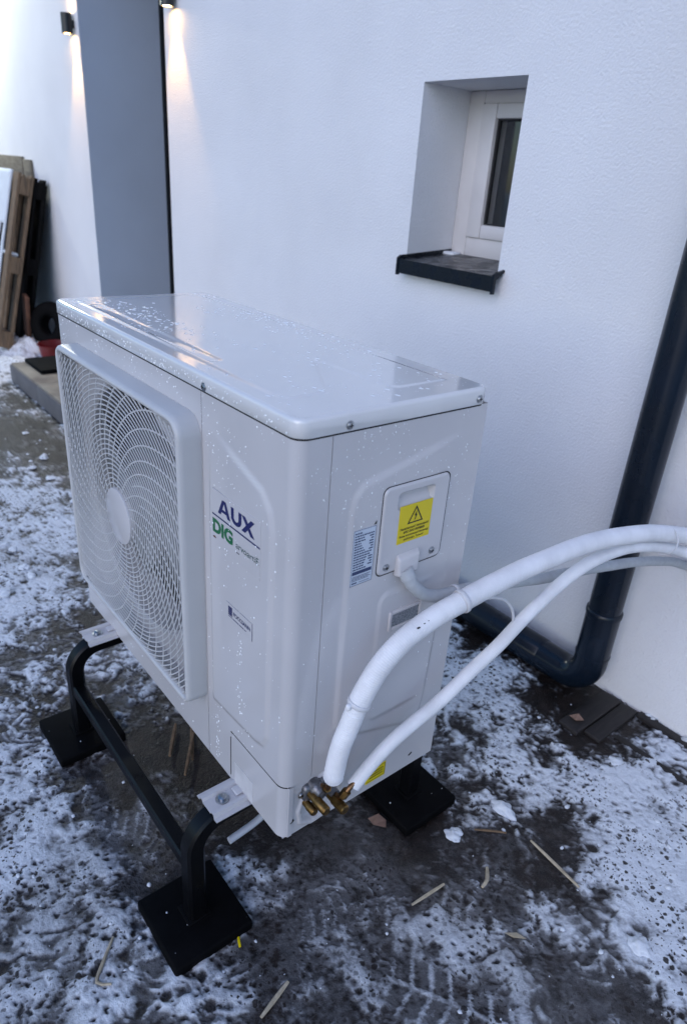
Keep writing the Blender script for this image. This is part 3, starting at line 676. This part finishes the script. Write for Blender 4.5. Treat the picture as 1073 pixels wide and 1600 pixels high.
# fan grille: rim, hub disc, rings and spiral bars
gx0, gx1, gz0, gz1 = -.800, -.252, .127, .682; GD = .040
def rrz(x0, x1, z0, z1, rs, n=8):
    out = []
    for (cx, cz, a0), r in zip(((x1, z0, -PI/2), (x1, z1, 0), (x0, z1, PI/2), (x0, z0, PI)), rs):
        sx = -1 if cx == x1 else 1; sz = 1 if cz == z0 else -1
        out += [(cx+sx*r+r*math.cos(a0+PI/2*k/n), cz+sz*r+r*math.sin(a0+PI/2*k/n)) for k in range(n+1)]
    return out
V = []; F = []; RS = (.022, .036, .026, .034)
prof = [(0, -.0003), (.0005, -.03), (.0022, -.0365), (.006, -GD), (.0095, -GD), (.0125, -.0375), (.0125, -.028)]
for ins, y in prof:
    V += [(x, y, ZB+z) for x, z in rrz(gx0+ins, gx1-ins, gz0+ins, gz1-ins, [max(r-ins, .004) for r in RS])]
m_ = len(V)//len(prof)
for a in range(len(prof)-1):
    for k in range(m_): F.append((a*m_+k, a*m_+(k+1) % m_, (a+1)*m_+(k+1) % m_, (a+1)*m_+k))
grl = mesh('fan_grille', V, F, M['plast'], unit, True, 60)
hub = lathe('hub_disc', [(.0, -.0408), (.052, -.0405), (.0565, -.039), (.0575, -.036), (.0575, -.028), (0, -.028)], M['cab'], grl, 48, 'y', (GXc, 0, ZB+GZc))
ix0, ix1, iz0, iz1 = gx0+.0115, gx1-.0115, gz0+.0115, gz1-.0115
def inside(x, z): return sd_rr(np.array(x), np.array(z), ix0, ix1, iz0, iz1, .022) < 0
def bars(name, polys, wd, y0, y1):
    V = []; F = []
    for P in polys:
        n0 = len(V); P = np.array(P); T = np.gradient(P, axis=0); T /= np.linalg.norm(T, axis=1)[:, None]; Nn = np.stack([-T[:, 1], T[:, 0]], 1)
        for q, nn in zip(P, Nn):
            for s, y in ((-.5, y1), (-.36, y0), (.36, y0), (.5, y1)): V.append((q[0]+nn[0]*s*wd, y, ZB+q[1]+nn[1]*s*wd))
        for i in range(len(P)-1):
            for k in range(4): F.append((n0+i*4+k, n0+i*4+(k+1) % 4, n0+(i+1)*4+(k+1) % 4, n0+(i+1)*4+k))
    return mesh(name, V, F, M['plast'], grl, True, 50)
r = .0665
while r < .375:
    A = np.linspace(0, 2*PI, 145); P = np.stack([GXc+r*np.cos(A), GZc+r*np.sin(A)], 1); ok = [bool(inside(*q)) for q in P]
    polys = []; cur = []
    for q, o in zip(P, ok):
        if o: cur.append(q)
        else:
            if len(cur) > 1: polys.append(cur)
            cur = []
    if len(cur) > 1: polys.append(cur)
    if polys: [bars('ring_bar', [pl], .0028, -.0368, -.0354) for pl in polys]
    r += .0094
NV = 40
for k in range(NV):
    r0 = .056 if k % 2 == 0 else .118; th0 = 2*PI*k/NV; P = []
    for r in np.arange(r0, .40, .006):
        th = th0-math.radians(200)*(r-.056); q = (GXc+r*math.cos(th), GZc+r*math.sin(th))
        if not inside(*q): break
        P.append(q)
    bars('spiral_bar', [P], .0028, -.0362, -.0348)

# terminal cover on the side
def tcov(U, V_):
    d_ = sd_rr(U, V_, .1525, .291, .478, .627, .012); h = .0042*(1-sm(-.0035, .0, d_))-.002*sm(0, .0008, d_)
    rec = (1-sm(-.002, .001, sd_rr(U, V_, .183, .256, .584, .612, .004)))
    return (.0030+h-rec*.014*sm(.580, .609, V_), U, V_+ZB)
tcm = grid_mesh('terminal_cover', np.linspace(.1515, .292, 82), np.linspace(.477, .628, 88), tcov, M['cab'], unit, keep=lambda y, z: sd_rr(np.array(y), np.array(z), .1520, .2915, .4775, .6275, .012) < .0004)
V = []; F = []
for ins, x in ((-.0009, .0036), (-.0009, .0044), (.0006, .0044)):
    V += [(x, a, ZB+b) for a, b in rrz(.1525+ins, .291-ins, .478+ins, .627-ins, (.012,)*4)]
m_ = len(V)//3
for k in range(m_): F.append((m_+k, m_+(k+1) % m_, 2*m_+(k+1) % m_, 2*m_+k))
mesh('cover_joint', V, F, M['gap'], tcm)
screw('cover_screw', (.0072, .170, ZB+.492), 'x', tcm, .0048); screw('cover_screw', (.0072, .268, ZB+.494), 'x', tcm, .0048)
bm = bmesh.new()
hv = [(.004, .188, .468), (.004, .238, .472), (.004, .242, .511), (.004, .190, .509), (.021, .188, .474), (.021, .228, .475), (.017, .232, .506), (.017, .188, .504)]
hv = [bm.verts.new((x, y, ZB+z)) for x, y, z in hv]
for f in ((4, 5, 6, 7), (0, 1, 5, 4), (1, 2, 6, 5), (2, 3, 7, 6), (3, 0, 4, 7), (3, 2, 1, 0)): bm.faces.new([hv[i] for i in f])
bmesh.ops.bevel(bm, geom=bm.edges[:], offset=.0045, segments=3, affect='EDGES', profile=.5)
from_bm('cable_hood', bm, M['cab'], tcm)
# stickers
yl = rect('warning_label', SIDE, (.0078, .1865, ZB+.5265), .0685, .064, M['yellow'], unit)
def spoly(name, pts, m_, parent, x=.0082):
    V = []; F = []
    for P in pts:
        n0 = len(V); V += [(x, a, ZB+b) for a, b in P]; F.append(tuple(range(n0, n0+len(P))))
    return mesh(name, V, F, m_, parent)
to, ti = [(.2206, .5862), (.2040, .5577), (.2372, .5577)], [(.2206, .5815), (.2078, .5598), (.2334, .5598)]
spoly('warning_triangle', [[to[i], to[(i+1) % 3], ti[(i+1) % 3], ti[i]] for i in range(3)], M['ink'], yl)
spoly('lightning_bolt', [[(.2225, .5775), (.2175, .5695), (.2215, .5702)], [(.2198, .5712), (.2238, .5712), (.2196, .5628)], [(.2186, .5655), (.2213, .5646), (.2190, .5612)]], M['ink'], yl, .0083)
for i, (s, y0, wd, z0) in enumerate([('Увлатнотної Запоонної', .1905, .060, .5490), ('нес ооо полика', .1985, .044, .5428), ('Вони комплекцої боліноді', .1905, .061, .5362), ('наблюдо. Тохної', .2000, .042, .5302)]):
    text('warning_text', s, SIDE, (.0082, y0, ZB+z0), wd, .0042, M['ink'], yl, .02)
rl = rect('rating_label', SIDE, (.0046, .1015, ZB+.4785), .0425, .093, M['lblue'], unit, .001)
rs = []; z = .0865
bd = .0007
rs += [(0, 0, .0425, bd), (0, .093-bd, .0425, bd), (0, bd, bd, .093-2*bd), (.0425-bd, bd, bd, .093-2*bd)]
for i in range(15):
    lw = [.013, .036, .017, .019, .011, .013, .016, .020, .033, .030, .024, .022, .021, .019, .024][i]
    x = .003
    while x < .003+lw:
        wl = random.uniform(.0025, .006); rs.append((x, z, min(wl, .003+lw-x+.001), .0021)); x += wl+.0008
    if i not in (0, 8, 14) and lw < .027: rs.append((.0425-.0035-(.008 if i % 3 else .005), z, .008 if i % 3 else .005, .0021))
    z -= .0043
rs += [(.0025, .0185, .0375, .0058)]
for q in range(4): rs.append((.003, .0145-q*.0022, .036-.004*(q % 2), .0009))
rs += [(.003, .0030, .010, .0022), (.017, .0034, .021, .0008)]
rects('label_print', SIDE, (.0049, .1015, ZB+.4785), rs, M['bink'], rl)
spoly('label_corner_mark', [[(.1385, .5735), (.1440, .5735), (.1440, .5795)]], M['ink'], rl, .0048)
lg = rect('brand_label', FRONT, (-.2125, -.0048, ZB+.4840), .1395, .0965, M['sticker'], unit, .0015)
Yp = -.0051
def glyph(name, quads, x0, z0):
    V = []; F = []
    for i, P in enumerate(quads):
        n0 = len(V); V += [(x0+a, Yp-.00008*(i % 3), z0+b) for a, b in P]; F.append(tuple(range(n0, n0+len(P))))
    return mesh(name, V, F, M['navy'], lg)
H_ = .0262; X0, Z0 = -.1940, ZB+.5452
glyph('brand_letter', [[(0, 0), (.0085, 0), (.0205, H_), (.0130, H_)], [(.0285, 0), (.0372, 0), (.0240, H_), (.0160, H_)], [(.0075, .0055), (.0300, .0055), (.0280, .0105), (.0100, .0105)]], X0, Z0)
ua = [(math.cos(a), math.sin(a)) for a in np.linspace(PI, 2*PI, 13)]
glyph('brand_letter', [[(.0390, .0118), (.0472, .0118), (.0472, H_), (.0390, H_)]] + [[(.0540+.0150*p[0], .0118+.0118*p[1]), (.0540+.0150*q_[0], .0118+.0118*q_[1]), (.0540+.0068*q_[0], .0118+.0052*q_[1]), (.0540+.0068*p[0], .0118+.0052*p[1])] for p, q_ in zip(ua[:-1], ua[1:])] + [[(.0608, .0118), (.0690, .0118), (.0690, H_), (.0608, H_)]], X0, Z0)
glyph('brand_letter', [[(.0690, 0), (.0795, 0), (.1048, H_), (.0945, H_)], [(.0945, 0), (.1048, 0), (.0795, H_), (.0692, H_)]], X0, Z0)
rects('brand_line', FRONT, (-.2125, Yp, ZB+.5362), [(0, 0, .1385, .0026)], M['navy'], lg)
text('brand_letters', 'DIG', FRONT, (-.2112, Yp, ZB+.5057), .0612, .0250, M['green'], lg, .05)
text('brand_letters', 'arvoartiE', FRONT, (-.1410, Yp, ZB+.5080), .0640, .0110, M['dgreen'], lg, .0)
rects('small_print', FRONT, (-.2105, Yp, ZB+.4950), [(0, .001, .009, .0022), (.003, .0032, .004, .0012)], M['bwood'], lg)
rects('small_print', FRONT, (-.1385, Yp, ZB+.5000), [(0, 0, .003, .0016), (.004, 0, .003, .0016)], M['ink'], lg)
l2 = rect('dealer_label', FRONT, (-.1712, -.0047, ZB+.3622), .0790, .0342, M['sticker'], unit, .0015)
Yq = -.0050
rects('label_edge', FRONT, (-.1712, Yq, ZB+.3622), [(.0778, .001, .0012, .0325), (0, .0336, .079, .0005)], M['navy'], l2)
rects('label_emblem', FRONT, (-.1650, Yq, ZB+.3740), [(0, .0034*k, .0122, .0029) for k in range(5)], M['navy'], l2)
text('label_text', 'POCCSANN', FRONT, (-.1490, Yq, ZB+.3780), .0500, .0078, M['navy'], l2, .02)
rects('label_text', FRONT, (-.1645, Yq, ZB+.3708), [(0, 0, .012, .0014), (.0135, 0, .018, .0014), (.033, 0, .014, .0014), (.0485, 0, .006, .0014)], M['navy'], l2)
# small level window on the side
bm = ring_box(0, .073, 0, .037, 0, .006, .006, .006, .006, .006, .0015)
for v in bm.verts: v.co = Vector((.0065+.003-v.co.y, .1895+v.co.x, ZB+.3645+v.co.z))
sl_ = from_bm('handle_slot', bm, M['cab'], unit)
box('slot_plate', .0020, .0072, .195, .257, ZB+.370, ZB+.396, mat('speckled_plate', (.16, .18, .20), .3, metal=.6, col2=(.40, .42, .44), vscale=420), sl_)
y2 = rect('pipe_warning_label', SIDE, (.0006, .1850, ZB+.0150), .0480, .0340, M['yellow'], unit)
rects('label_text', SIDE, (.0009, .1850, ZB+.0150), [(.003, .003, .042, .0012), (.003, .0305, .042, .0012), (.0455, .003, .0012, .029), (.008, .010, .034, .0025), (.008, .016, .034, .0025), (.008, .022, .034, .0025)], M['ink'], y2)
for a, b in ((.118, .125), (.298, .028), (.020, .034)): box('drain_slot', -.0012, .0008, a-.0045, a+.0045, ZB+b-.0016, ZB+b+.0016, M['ink'], spn if a > .1 else vpl, rot=Matrix.Rotation(.5, 3, 'X'))
# service valves
def valve(yc, zc, x1, r, label, stem):
    o = lathe('service_valve', [(.0, -.008), (r*1.5, -.008), (r*1.5, .014), (r*1.1, .018), (r*1.05, .028), (0, .028)], M['dsteel'], unit, 18, 'x', (0, yc, zc))
    if x1 > .02: lathe('valve_cap', [(0, .018), (r*.86, .018), (r*.86, .030), (r, .031), (r, x1-.002), (r*.8, x1), (0, x1)], M['brass'], o, 6 if False else 20, 'x', (0, yc-.004, zc-.004))
    tube('valve_stem', smooth_path(stem, .004), .0046, M['copper'], o, 12)
    a = np.array(stem[1]); b = np.array(stem[2]); tube('flare_nut', [a, a+(b-a)*.9], .0078, M['brass'], o, 6, 30)
    return o
valve(.060, ZB+.098, .0, .0088, '', [(.014, .066, ZB+.104), (.027, .067, ZB+.108), (.032, .0665, ZB+.114), (.038, .062, ZB+.138), (.044, .064, ZB+.165)])
valve(.089, ZB+.078, .060, .0092, '', [(.030, .088, ZB+.082), (.043, .091, ZB+.088), (.0475, .098, ZB+.103), (.048, .108, ZB+.110), (.050, .118, ZB+.116)])
for y_, z_, x_, r_ in ((.049, .091, .055, .0085), (.043, .071, .032, .0078)):
    pc = lathe('port_cap', [(0, .004), (r_*.85, .004), (r_*.85, x_*.45), (r_, x_*.47), (r_, x_-.0025), (r_*.8, x_), (0, x_)], M['brass'], unit, 18, 'x', (0, y_, ZB+z_))
screw('plate_bolt', (.0012, .0364, ZB+.088), 'x', vpl, .0050)
box('valve_block', -.008, .010, .038, .106, ZB+.070, ZB+.106, M['dsteel'], vpl, .007)
# mounting feet
def foot(x, y0, y1, s):
    zb = ZB-.0005
    pf = [(-.036, 0), (-.027, 0), (-.024, .008), (-.017, .008), (-.014, .003), (.014, .003), (.017, .008), (.024, .008), (.027, 0), (.036, 0)]
    V = []; F = []; n = len(pf); ya, yb = sorted((y0, y1))
    for y in (ya, yb):
        V += [(x+a, y, zb+b) for a, b in pf] + [(x+a, y, zb+b-.0018) for a, b in pf]
    for i in range(n-1):
        F += [(i, i+1, 2*n+i+1, 2*n+i), (n+i+1, n+i, 3*n+i, 3*n+i+1), (i+1, i, n+i, n+i+1), (2*n+i, 2*n+i+1, 3*n+i+1, 3*n+i)]
    F += [(0, 2*n, 3*n, n), (n-1, 2*n-1, 4*n-1, 3*n-1)]
    o = mesh('mounting_foot', V, F, M['cab'], unit, False)
    yb_ = y0+s*.032
    lathe('foot_bolt', [(.0125, .0035), (.0125, .0050), (.0075, .0052), (.0075, .0095), (.005, .011), (0, .011)], M['steel'], o, 16, 'z', (x, yb_, zb))
    box('foot_web', x-.010, x+.010, min(y0+s*.055, y0+s*.075), max(y0+s*.055, y0+s*.075), zb+.0035, zb+.008, M['cab'], o, .002)
for x in (-.133, -.727):
    foot(x, -.070, .02, 1); foot(x, UD+.070, UD-.02, -1)
# water droplets (frozen and running) on front, side and top
V = []; F = []
def drop(c_, n_, a_, ra, rb, h):
    """dome of two rings: axis n_, long axis a_"""
    c_ = np.array(c_); n_ = np.array(n_, float); a_ = np.array(a_, float); b_ = np.cross(n_, a_); k0 = len(V); S = 7
    for q, hh in ((1, 0), (.72, .7)):
        for k in range(S):
            t_ = 2*PI*k/S; V.append(c_+(math.cos(t_)*ra*q)*a_+(math.sin(t_)*rb*q)*b_+n_*h*hh)
    V.append(c_+n_*h)
    for k in range(S):
        F.append((k0+k, k0+(k+1) % S, k0+S+(k+1) % S, k0+S+k)); F.append((k0+S+k, k0+S+(k+1) % S, k0+2*S))
cnt = 0
while cnt < 430:
    x, z = rng.uniform(-.88, -.01), rng.uniform(.02, UH-.004)
    if gx0-.004 < x < gx1+.004 and gz0-.004 < z < gz1+.004: continue
    if rng.random() > .25+.75*sm(.45, .72, z)+.35*(abs(x+.125) < .012)*(z < .36): continue
    if fbm(np.array(x*18), np.array(z*18), 55) < .42: continue
    r = .0006+.0011*rng.random()**2.5
    y = float(front_h(np.array([x]), np.array([z]))[0])
    if -.2125 < x < -.073 and .484 < z < .5805: y = -.0052
    drop((x, y-.0001, ZB+z), (0, -1, 0), (0, 0, 1), r*rng.uniform(1, 1.6), r, r*.7); cnt += 1
for i in range(42):                                       # trickle under the dealer label
    z = rng.uniform(.19, .355); x = -.128+rng.normal()*.005+(z-.36)*.02; r = .0007+.0008*rng.random()
    drop((x, float(front_h(np.array([x]), np.array([z]))[0])-.0001, ZB+z), (0, -1, 0), (0, 0, 1), r*1.5, r, r*.7)
for i in range(30):
    x, z = -.215+rng.normal()*.006, rng.uniform(.01, .12); r = .0006+.001*rng.random(); drop((x, -.0001, ZB+z), (0, -1, 0), (0, 0, 1), r*1.7, r, r*.7)
cnt = 0
while cnt < 300:
    y, z = rng.uniform(.006, .355), rng.uniform(.14, UH-.004)
    if .15 < y < .294 and .474 < z < .63: continue
    if .098 < y < .147 and .475 < z < .575: continue
    if rng.random() > .10+.9*sm(.40, .70, z): continue
    if fbm(np.array(y*20), np.array(z*20), 56) < .45: continue
    r = .0005+.0009*rng.random()**2.5; x = -float(side_h(np.array([y]), np.array([z]))[0]) if y > .0567 else 0
    if y < CR: x = -CR+math.sqrt(max(0, CR**2-(CR-y)**2))
    drop((x+.0001, y, ZB+z), (1, 0, 0), (0, 0, 1), r*rng.uniform(1, 1.6), r, r*.7); cnt += 1
cnt = 0
while cnt < 1000:
    x, y = rng.uniform(-.875, -.02), rng.uniform(.02, UD-.015)
    pb = fbm(np.array(x*7), np.array(y*11), 57); 
    if pb < .47 or rng.random() > .35+.65*sm(-.3, -.75, x): continue
    r = .0007+.0024*rng.random()**3; a = rng.uniform(-.5, .5)
    drop((x, y, ZT+float(top_h(np.array([x]), np.array([y]))[0])-.00005), (0, 0, 1), (math.cos(a), math.sin(a), 0), r*rng.uniform(1., 2.2), r, r*.35); cnt += 1
for i in range(170):
    x = rng.uniform(-.88, -.02); z = UH+rng.uniform(.002, .017); r = .0006+.0009*rng.random(); drop((x, -o_-.0001, ZB+z), (0, -1, 0), (0, 0, 1), r*1.3, r, r*.7)
dr = mesh('water_droplets', V, F, M['drop'], unit, True); dr['kind'] = 'stuff'

# ------------------------------------------------------------------ black stand
st = thing('unit_stand', (-.43, .17, 0), 'black square tube stand with four rubber pads carrying the white unit', 'stand')
TR = .0175; zt = ZB-.002-TR-.0018; bend = .060
for x, xb in ((-.133, -.110), (-.727, -.727)):
    yf, yb_ = -.100, .440
    path = [(x, yf, .024), (x, yf, .10), (x, yf, zt-bend)] + [(x, yf+bend-bend*math.cos(a), zt-bend+bend*math.sin(a)) for a in np.linspace(.15, PI/2, 9)] + [(x, .1, zt), (xb, .3, zt)]
    path += [(xb, yb_-bend+bend*math.sin(a), zt-bend+bend*math.cos(a)) for a in np.linspace(0, PI/2-.15, 9)] + [(xb, yb_, zt-bend), (xb, yb_, .10), (xb, yb_, .024)]
    tube('bent_tube', path, TR, M['black'], st, square=True, sharp=30)
    for px, py in ((x-.003, yf), (xb, yb_)):
        pd = box('rubber_pad', px-.083, px+.083, py-.080, py+.080, 0.0, .025, M['rub'], st, .005)
        box('pad_socket', px-.024, px+.024, py-.024, py+.024, .0245, .029, M['rub'], pd, .002)
tube('cross_bar', [(-.727+TR, -.100, .158), (-.133-TR, -.100, .158)], .0145, M['black'], st, square=True, sharp=30)
tube('cross_bar', [(-.727+TR, .440, .158), (-.110-TR, .440, .158)], .0145, M['black'], st, square=True, sharp=30)

# ------------------------------------------------------------------ pipes and cables
def corr(r, amp, pitch): return lambda s: r+amp*(abs((s/pitch) % 1-.5)*4-1)
def torus(name, c_, axis, R_, r_, m_, parent, tall=1.):
    a = Vector(axis).normalized(); u = a.orthogonal().normalized(); v = a.cross(u); V = []; F = []; S, T = 28, 8
    for i in range(S):
        A = 2*PI*i/S; e = u*math.cos(A)+v*math.sin(A)
        for k in range(T):
            B = 2*PI*k/T; V.append(Vector(c_)+e*(R_+r_*math.cos(B)*.5)+a*(r_*tall*math.sin(B)))
    for i in range(S):
        for k in range(T): F.append((i*T+k, i*T+(k+1) % T, ((i+1) % S)*T+(k+1) % T, ((i+1) % S)*T+k))
    return mesh(name, V, F, m_, parent, True)
thick = [(0.044, 0.066, 0.436), (0.045, 0.066, 0.444), (0.048, 0.072, 0.498), (0.052, 0.084, 0.543), (0.055, 0.095, 0.581), (0.058, 0.109, 0.614), (0.062, 0.13, 0.649), (0.065, 0.161, 0.675), (0.068, 0.197, 0.693), (0.072, 0.235, 0.706), (0.078, 0.274, 0.717), (0.082, 0.319, 0.726), (0.085, 0.366, 0.732), (0.088, 0.416, 0.737), (0.092, 0.47, 0.740), (0.095, 0.524, 0.742), (0.098, 0.585, 0.741), (0.102, 0.652, 0.735), (0.105, 0.725, 0.723), (0.108, 0.807, 0.706), (0.112, 0.901, 0.679), (0.115, 0.976, 0.655), (.118, 1.08, .615), (.12, 1.2, .56)]
thin = [(0.045, 0.112, 0.387), (0.049, 0.135, 0.414), (0.052, 0.165, 0.440), (0.056, 0.192, 0.460), (0.059, 0.228, 0.477), (0.063, 0.266, 0.494), (0.067, 0.302, 0.515), (0.07, 0.34, 0.538), (0.074, 0.378, 0.561), (0.078, 0.405, 0.580), (0.081, 0.46, 0.617), (0.085, 0.509, 0.646), (0.088, 0.561, 0.670), (0.092, 0.616, 0.686), (0.096, 0.68, 0.691), (0.099, 0.754, 0.684), (0.103, 0.838, 0.664), (0.106, 0.938, 0.63), (0.11, 1.02, 0.596), (.113, 1.11, .555), (.116, 1.2, .515)]
conduit = [(0.015, 0.203, 0.768), (0.022, 0.207, 0.754), (0.025, 0.217, 0.738), (0.027, 0.237, 0.719), (0.03, 0.261, 0.706), (0.033, 0.293, 0.700), (0.036, 0.325, 0.698), (0.038, 0.372, 0.690), (0.041, 0.474, 0.668), (0.044, 0.564, 0.648), (0.046, 0.713, 0.620), (0.049, 0.792, 0.604), (0.052, 0.88, 0.586), (0.055, 0.977, 0.561), (0.057, 1.089, 0.526), (0.06, 1.152, 0.499), (.061, 1.20, .478)]
tp = smooth_path(thick, .0011)
o1 = thing('insulated_pipe', thick[0], 'thick white ribbed insulated pipe arching from the unit to the wall, upper one', 'pipe')
tube('ribbed_sleeve', tp, (lambda s_: (.0163 if s_ < .135 else .0158 if s_ < .150 else .0172)+.00055*(abs((s_/.0036) % 1-.5)*4-1)), M['insul'], o1, 24, 70)
o2 = thing('insulated_pipe', thin[0], 'thinner white ribbed insulated pipe running below the thick one', 'pipe')
tube('ribbed_sleeve', smooth_path(thin, .0011), corr(.0120, .0004, .0034), M['insul'], o2, 22, 70)
o3 = thing('cable_conduit', conduit[0], 'grey corrugated cable conduit from the terminal cover to the wall', 'conduit')
tube('corrugated_tube', smooth_path(conduit, .0011), corr(.0108, .0005, .0030), M['cond'], o3, 18, 70)
tube('conduit_end', [conduit[0], conduit[1]], .0125, M['cond'], o3, 18)
def tie_at(parent, P, i, r):
    c_ = np.array(P[i]); ax = np.array(P[i+4])-np.array(P[i-4]); return torus('cable_tie', c_, ax, r, .0026, M['tie'], parent, 1.6)
def near(P, q): return int(np.argmin([np.linalg.norm(np.array(a)-np.array(q)) for a in P]))
i = near(tp, (.055, .096, .583)); tie_at(o1, tp, i, .0178)
box('tie_head', tp[i][0]-.004, tp[i][0]+.004, tp[i][1]-.025, tp[i][1]-.016, tp[i][2]-.004, tp[i][2]+.007, M['insul'], o1, .003)
tie_at(o1, tp, near(tp, (.078, .276, .718)), .0188)
for q_, sz in (((.0675, .190, .690), .0030), ((.0682, .200, .6945), .0016), ((.069, .207, .697), .0012)):
    c_ = Vector(tp[near(tp, q_)]); dc = (Vector((.6483, -.4729, 1.3075))-c_); ax_ = Vector(tp[near(tp, q_)+3])-c_; dc = (dc-ax_*(dc.dot(ax_)/ax_.length_squared)).normalized(); c_ = c_+dc*.0172
    box('sleeve_tear', c_.x-sz*.4, c_.x+sz*.4, c_.y-sz, c_.y+sz, c_.z-sz*.35, c_.z+sz*.35, M['ink'], o1, sz*.1, 1)
torus('cable_tie', (.1095, .872, .672), (.05, 1, -.32), .031, .0022, M['tie'], o1, 1.4)
torus('cable_tie', (.0345, .310, .6985), (.05, 1, -.05), .0125, .0024, M['tie'], o3, 1.6)
tag(tube('white_cable', smooth_path([(.062, .290, .705), (.066, .33, .694), (.068, .372, .684), (.070, .405, .668), (.072, .430, .640), (.074, .440, .610)], .005), .0028, M['tie'], None, 8), 'thin loose white cable looping behind the insulated pipes', 'cable')
tag(tube('drain_hose', smooth_path([(-.112, -.037, .199), (-.117, .03, .204), (-.118, .07, .230), (-.118, .10, .287)], .008), .0068, M['drain'], None, 10), 'short milky plastic drain hose hanging under the unit by the near foot', 'hose')

# ------------------------------------------------------------------ straws, chips, snow crumbs on the ground
def stick(pts, r, label, m_='straw', lift=.004):
    P = [(x, y, ground_z(x, y)+lift) for x, y in pts]; P = smooth_path(P, .01) if len(P) > 2 else [tuple(np.array(P[0])+(np.array(P[1])-np.array(P[0]))*t_) for t_ in np.linspace(0, 1, 6)]
    L_ = sum(np.linalg.norm(np.array(P[i+1])-np.array(P[i])) for i in range(len(P)-1))
    tag(tube('straw', P, lambda s: r*(.75+.5*math.sin(PI*min(1, s/L_)*.9+.2)), M[m_], None, 6), label, 'straw', 'straws lying on the slush')
stick([(-.189, -.240), (-.160, -.268), (-.128, -.294), (-.109, -.275)], .0026, 'bent pale straw left of the nearest black pad')
stick([(.069, -.023), (.088, -.092)], .0035, 'straight pale straw at the bottom edge right of the nearest pad')
stick([(.102, .346), (.095, .261)], .0030, 'short straight straw in the middle of the bare slush, left of the long straw')
stick([(.144, .582), (.277, .569)], .0030, 'longest straw lying on the slush at the right')
stick([(.130, .450), (.150, .425), (.155, .404)], .0035, 'short curled straw between the long straw and the middle one')
stick([(.050, .499), (.075, .53), (.098, .553)], .0022, 'thin brown straw on the snow behind the other straws', 'straw2')
stick([(-.62, .10), (-.53, .04)], .0040, 'brown straw under the unit beside its twin', 'straw2', .012)
stick([(-.59, .13), (-.49, .08)], .0040, 'dark straw under the unit, farther from the cross bar', 'straw2', .010)
stick([(-.56, .12), (-.45, .04)], .0035, 'brown straw under the unit crossing toward the near foot', 'straw2', .02)
tag(tube('yellow_twist', [(-.05, -.054, .010), (-.042, -.058, .012), (-.033, -.061, .010)], .0024, M['yellow'], None, 6), 'tiny yellow scrap beside the nearest black pad', 'scrap')
tag(mesh('wood_chip', [(.247, .360, .016), (.262, .380, .017), (.281, .387, .015), (.270, .372, .020), (.255, .362, .019), (.262, .372, .008)], [(0, 4, 3, 1), (1, 3, 2), (0, 1, 5), (1, 2, 5), (2, 3, 5), (3, 4, 5), (4, 0, 5)], M['straw']), 'pale splintered wood chip on the bare slush at the right', 'wood chip')
tag(mesh('dry_leaf', [(-.110, .318, .012), (-.085, .312, .020), (-.066, .333, .015), (-.082, .348, .013), (-.100, .340, .022), (-.085, .330, .006)], [(0, 1, 4), (1, 2, 3), (1, 3, 4), (0, 4, 5), (4, 3, 5), (3, 2, 5), (2, 1, 5), (1, 0, 5)], M['leaf']), 'small brown leaf on the wet ground under the pipes', 'leaf')
tag(mesh('stone', [(-.040, .99, .018), (-.015, .985, .022), (-.005, 1.01, .016), (-.028, 1.02, .018), (-.022, 1.0, .032), (-.022, 1.0, .004)], [(0, 1, 4), (1, 2, 4), (2, 3, 4), (3, 0, 4), (1, 0, 5), (2, 1, 5), (3, 2, 5), (0, 3, 5)], M['leaf']), 'brownish stone chip on the timber board by the downpipe', 'stone')
def lump_geo(V, F, x, y, z, s, sq):
    bm = bmesh.new(); bmesh.ops.create_icosphere(bm, subdivisions=4 if s > .012 else 1, radius=1)
    k0 = len(V); sx, sy, sz = rng.uniform(.7, 1.3), rng.uniform(.7, 1.3), rng.uniform(.5, .8)*sq; ph = rng.uniform(0, 9, 3)
    for v in bm.verts:
        q = v.co; w_ = 1+.14*math.sin(q.x*3.1+ph[0])+.13*math.sin(q.y*3.7+ph[1])+.15*math.sin(q.z*4.3+ph[2])+(.14*math.sin(q.x*6+ph[1])*math.sin(q.y*5.5+ph[2])+.05*math.sin(q.z*9+q.x*8+ph[0]) if s > .006 else 0); V.append((x+q.x*s*sx*w_, y+q.y*s*sy*w_, z+q.z*s*sz*w_+s*sz*.5))
    bm.verts.index_update()
    for f in bm.faces: F.append(tuple(k0+v.index for v in f.verts))
    bm.free()
for x, y, s, lb in [(.125, .955, .017, 'rounded snow lump beside the dark timber boards'), (.42, .56, .022, 'snow lump at the edge of the white patch on the right'), (.03, .455, .020, 'grey snow lump in front of the rear pad'), (.055, .60, .030, 'broad snow lump behind the rear black pad'), (-.02, .16, .008, 'small snow lump below the valves')]:
    V = []; F = []; lump_geo(V, F, x, y, ground_z(x, y)-.004, s*.85, .62); tag(mesh('snow_lump', V, F, M['snow'], None, True), lb, 'snow lump', 'snow lumps')
V = []; F = []
for i in range(420):
    x, y = rng.uniform(-1.3, .6), rng.uniform(-.5, 1.1)
    if -.9 < x < 0 and .0 < y < .4 and rng.random() < .8: continue
    lump_geo(V, F, x, y, ground_z(x, y)-.001, .0015+.006*rng.random()**3, .9)
for px_, py_ in ((-.136, -.1), (-.73, -.1), (-.11, .44)):
    for i in range(6): lump_geo(V, F, px_+rng.uniform(-.078, .078), py_+rng.uniform(-.075, .075), .0245, .0008+.0028*rng.random()**3, .8)
for i in range(160):
    x, y = rng.uniform(-4.5, -1.2), rng.uniform(-.3, .62); lump_geo(V, F, x, y, ground_z(x, y)-.001, .004+.02*rng.random()**3, .8)
tag(mesh('snow_crumbs', V, F, M['snow'], None, True), 'loose crumbs of snow scattered over the slush', 'snow', kind='stuff')
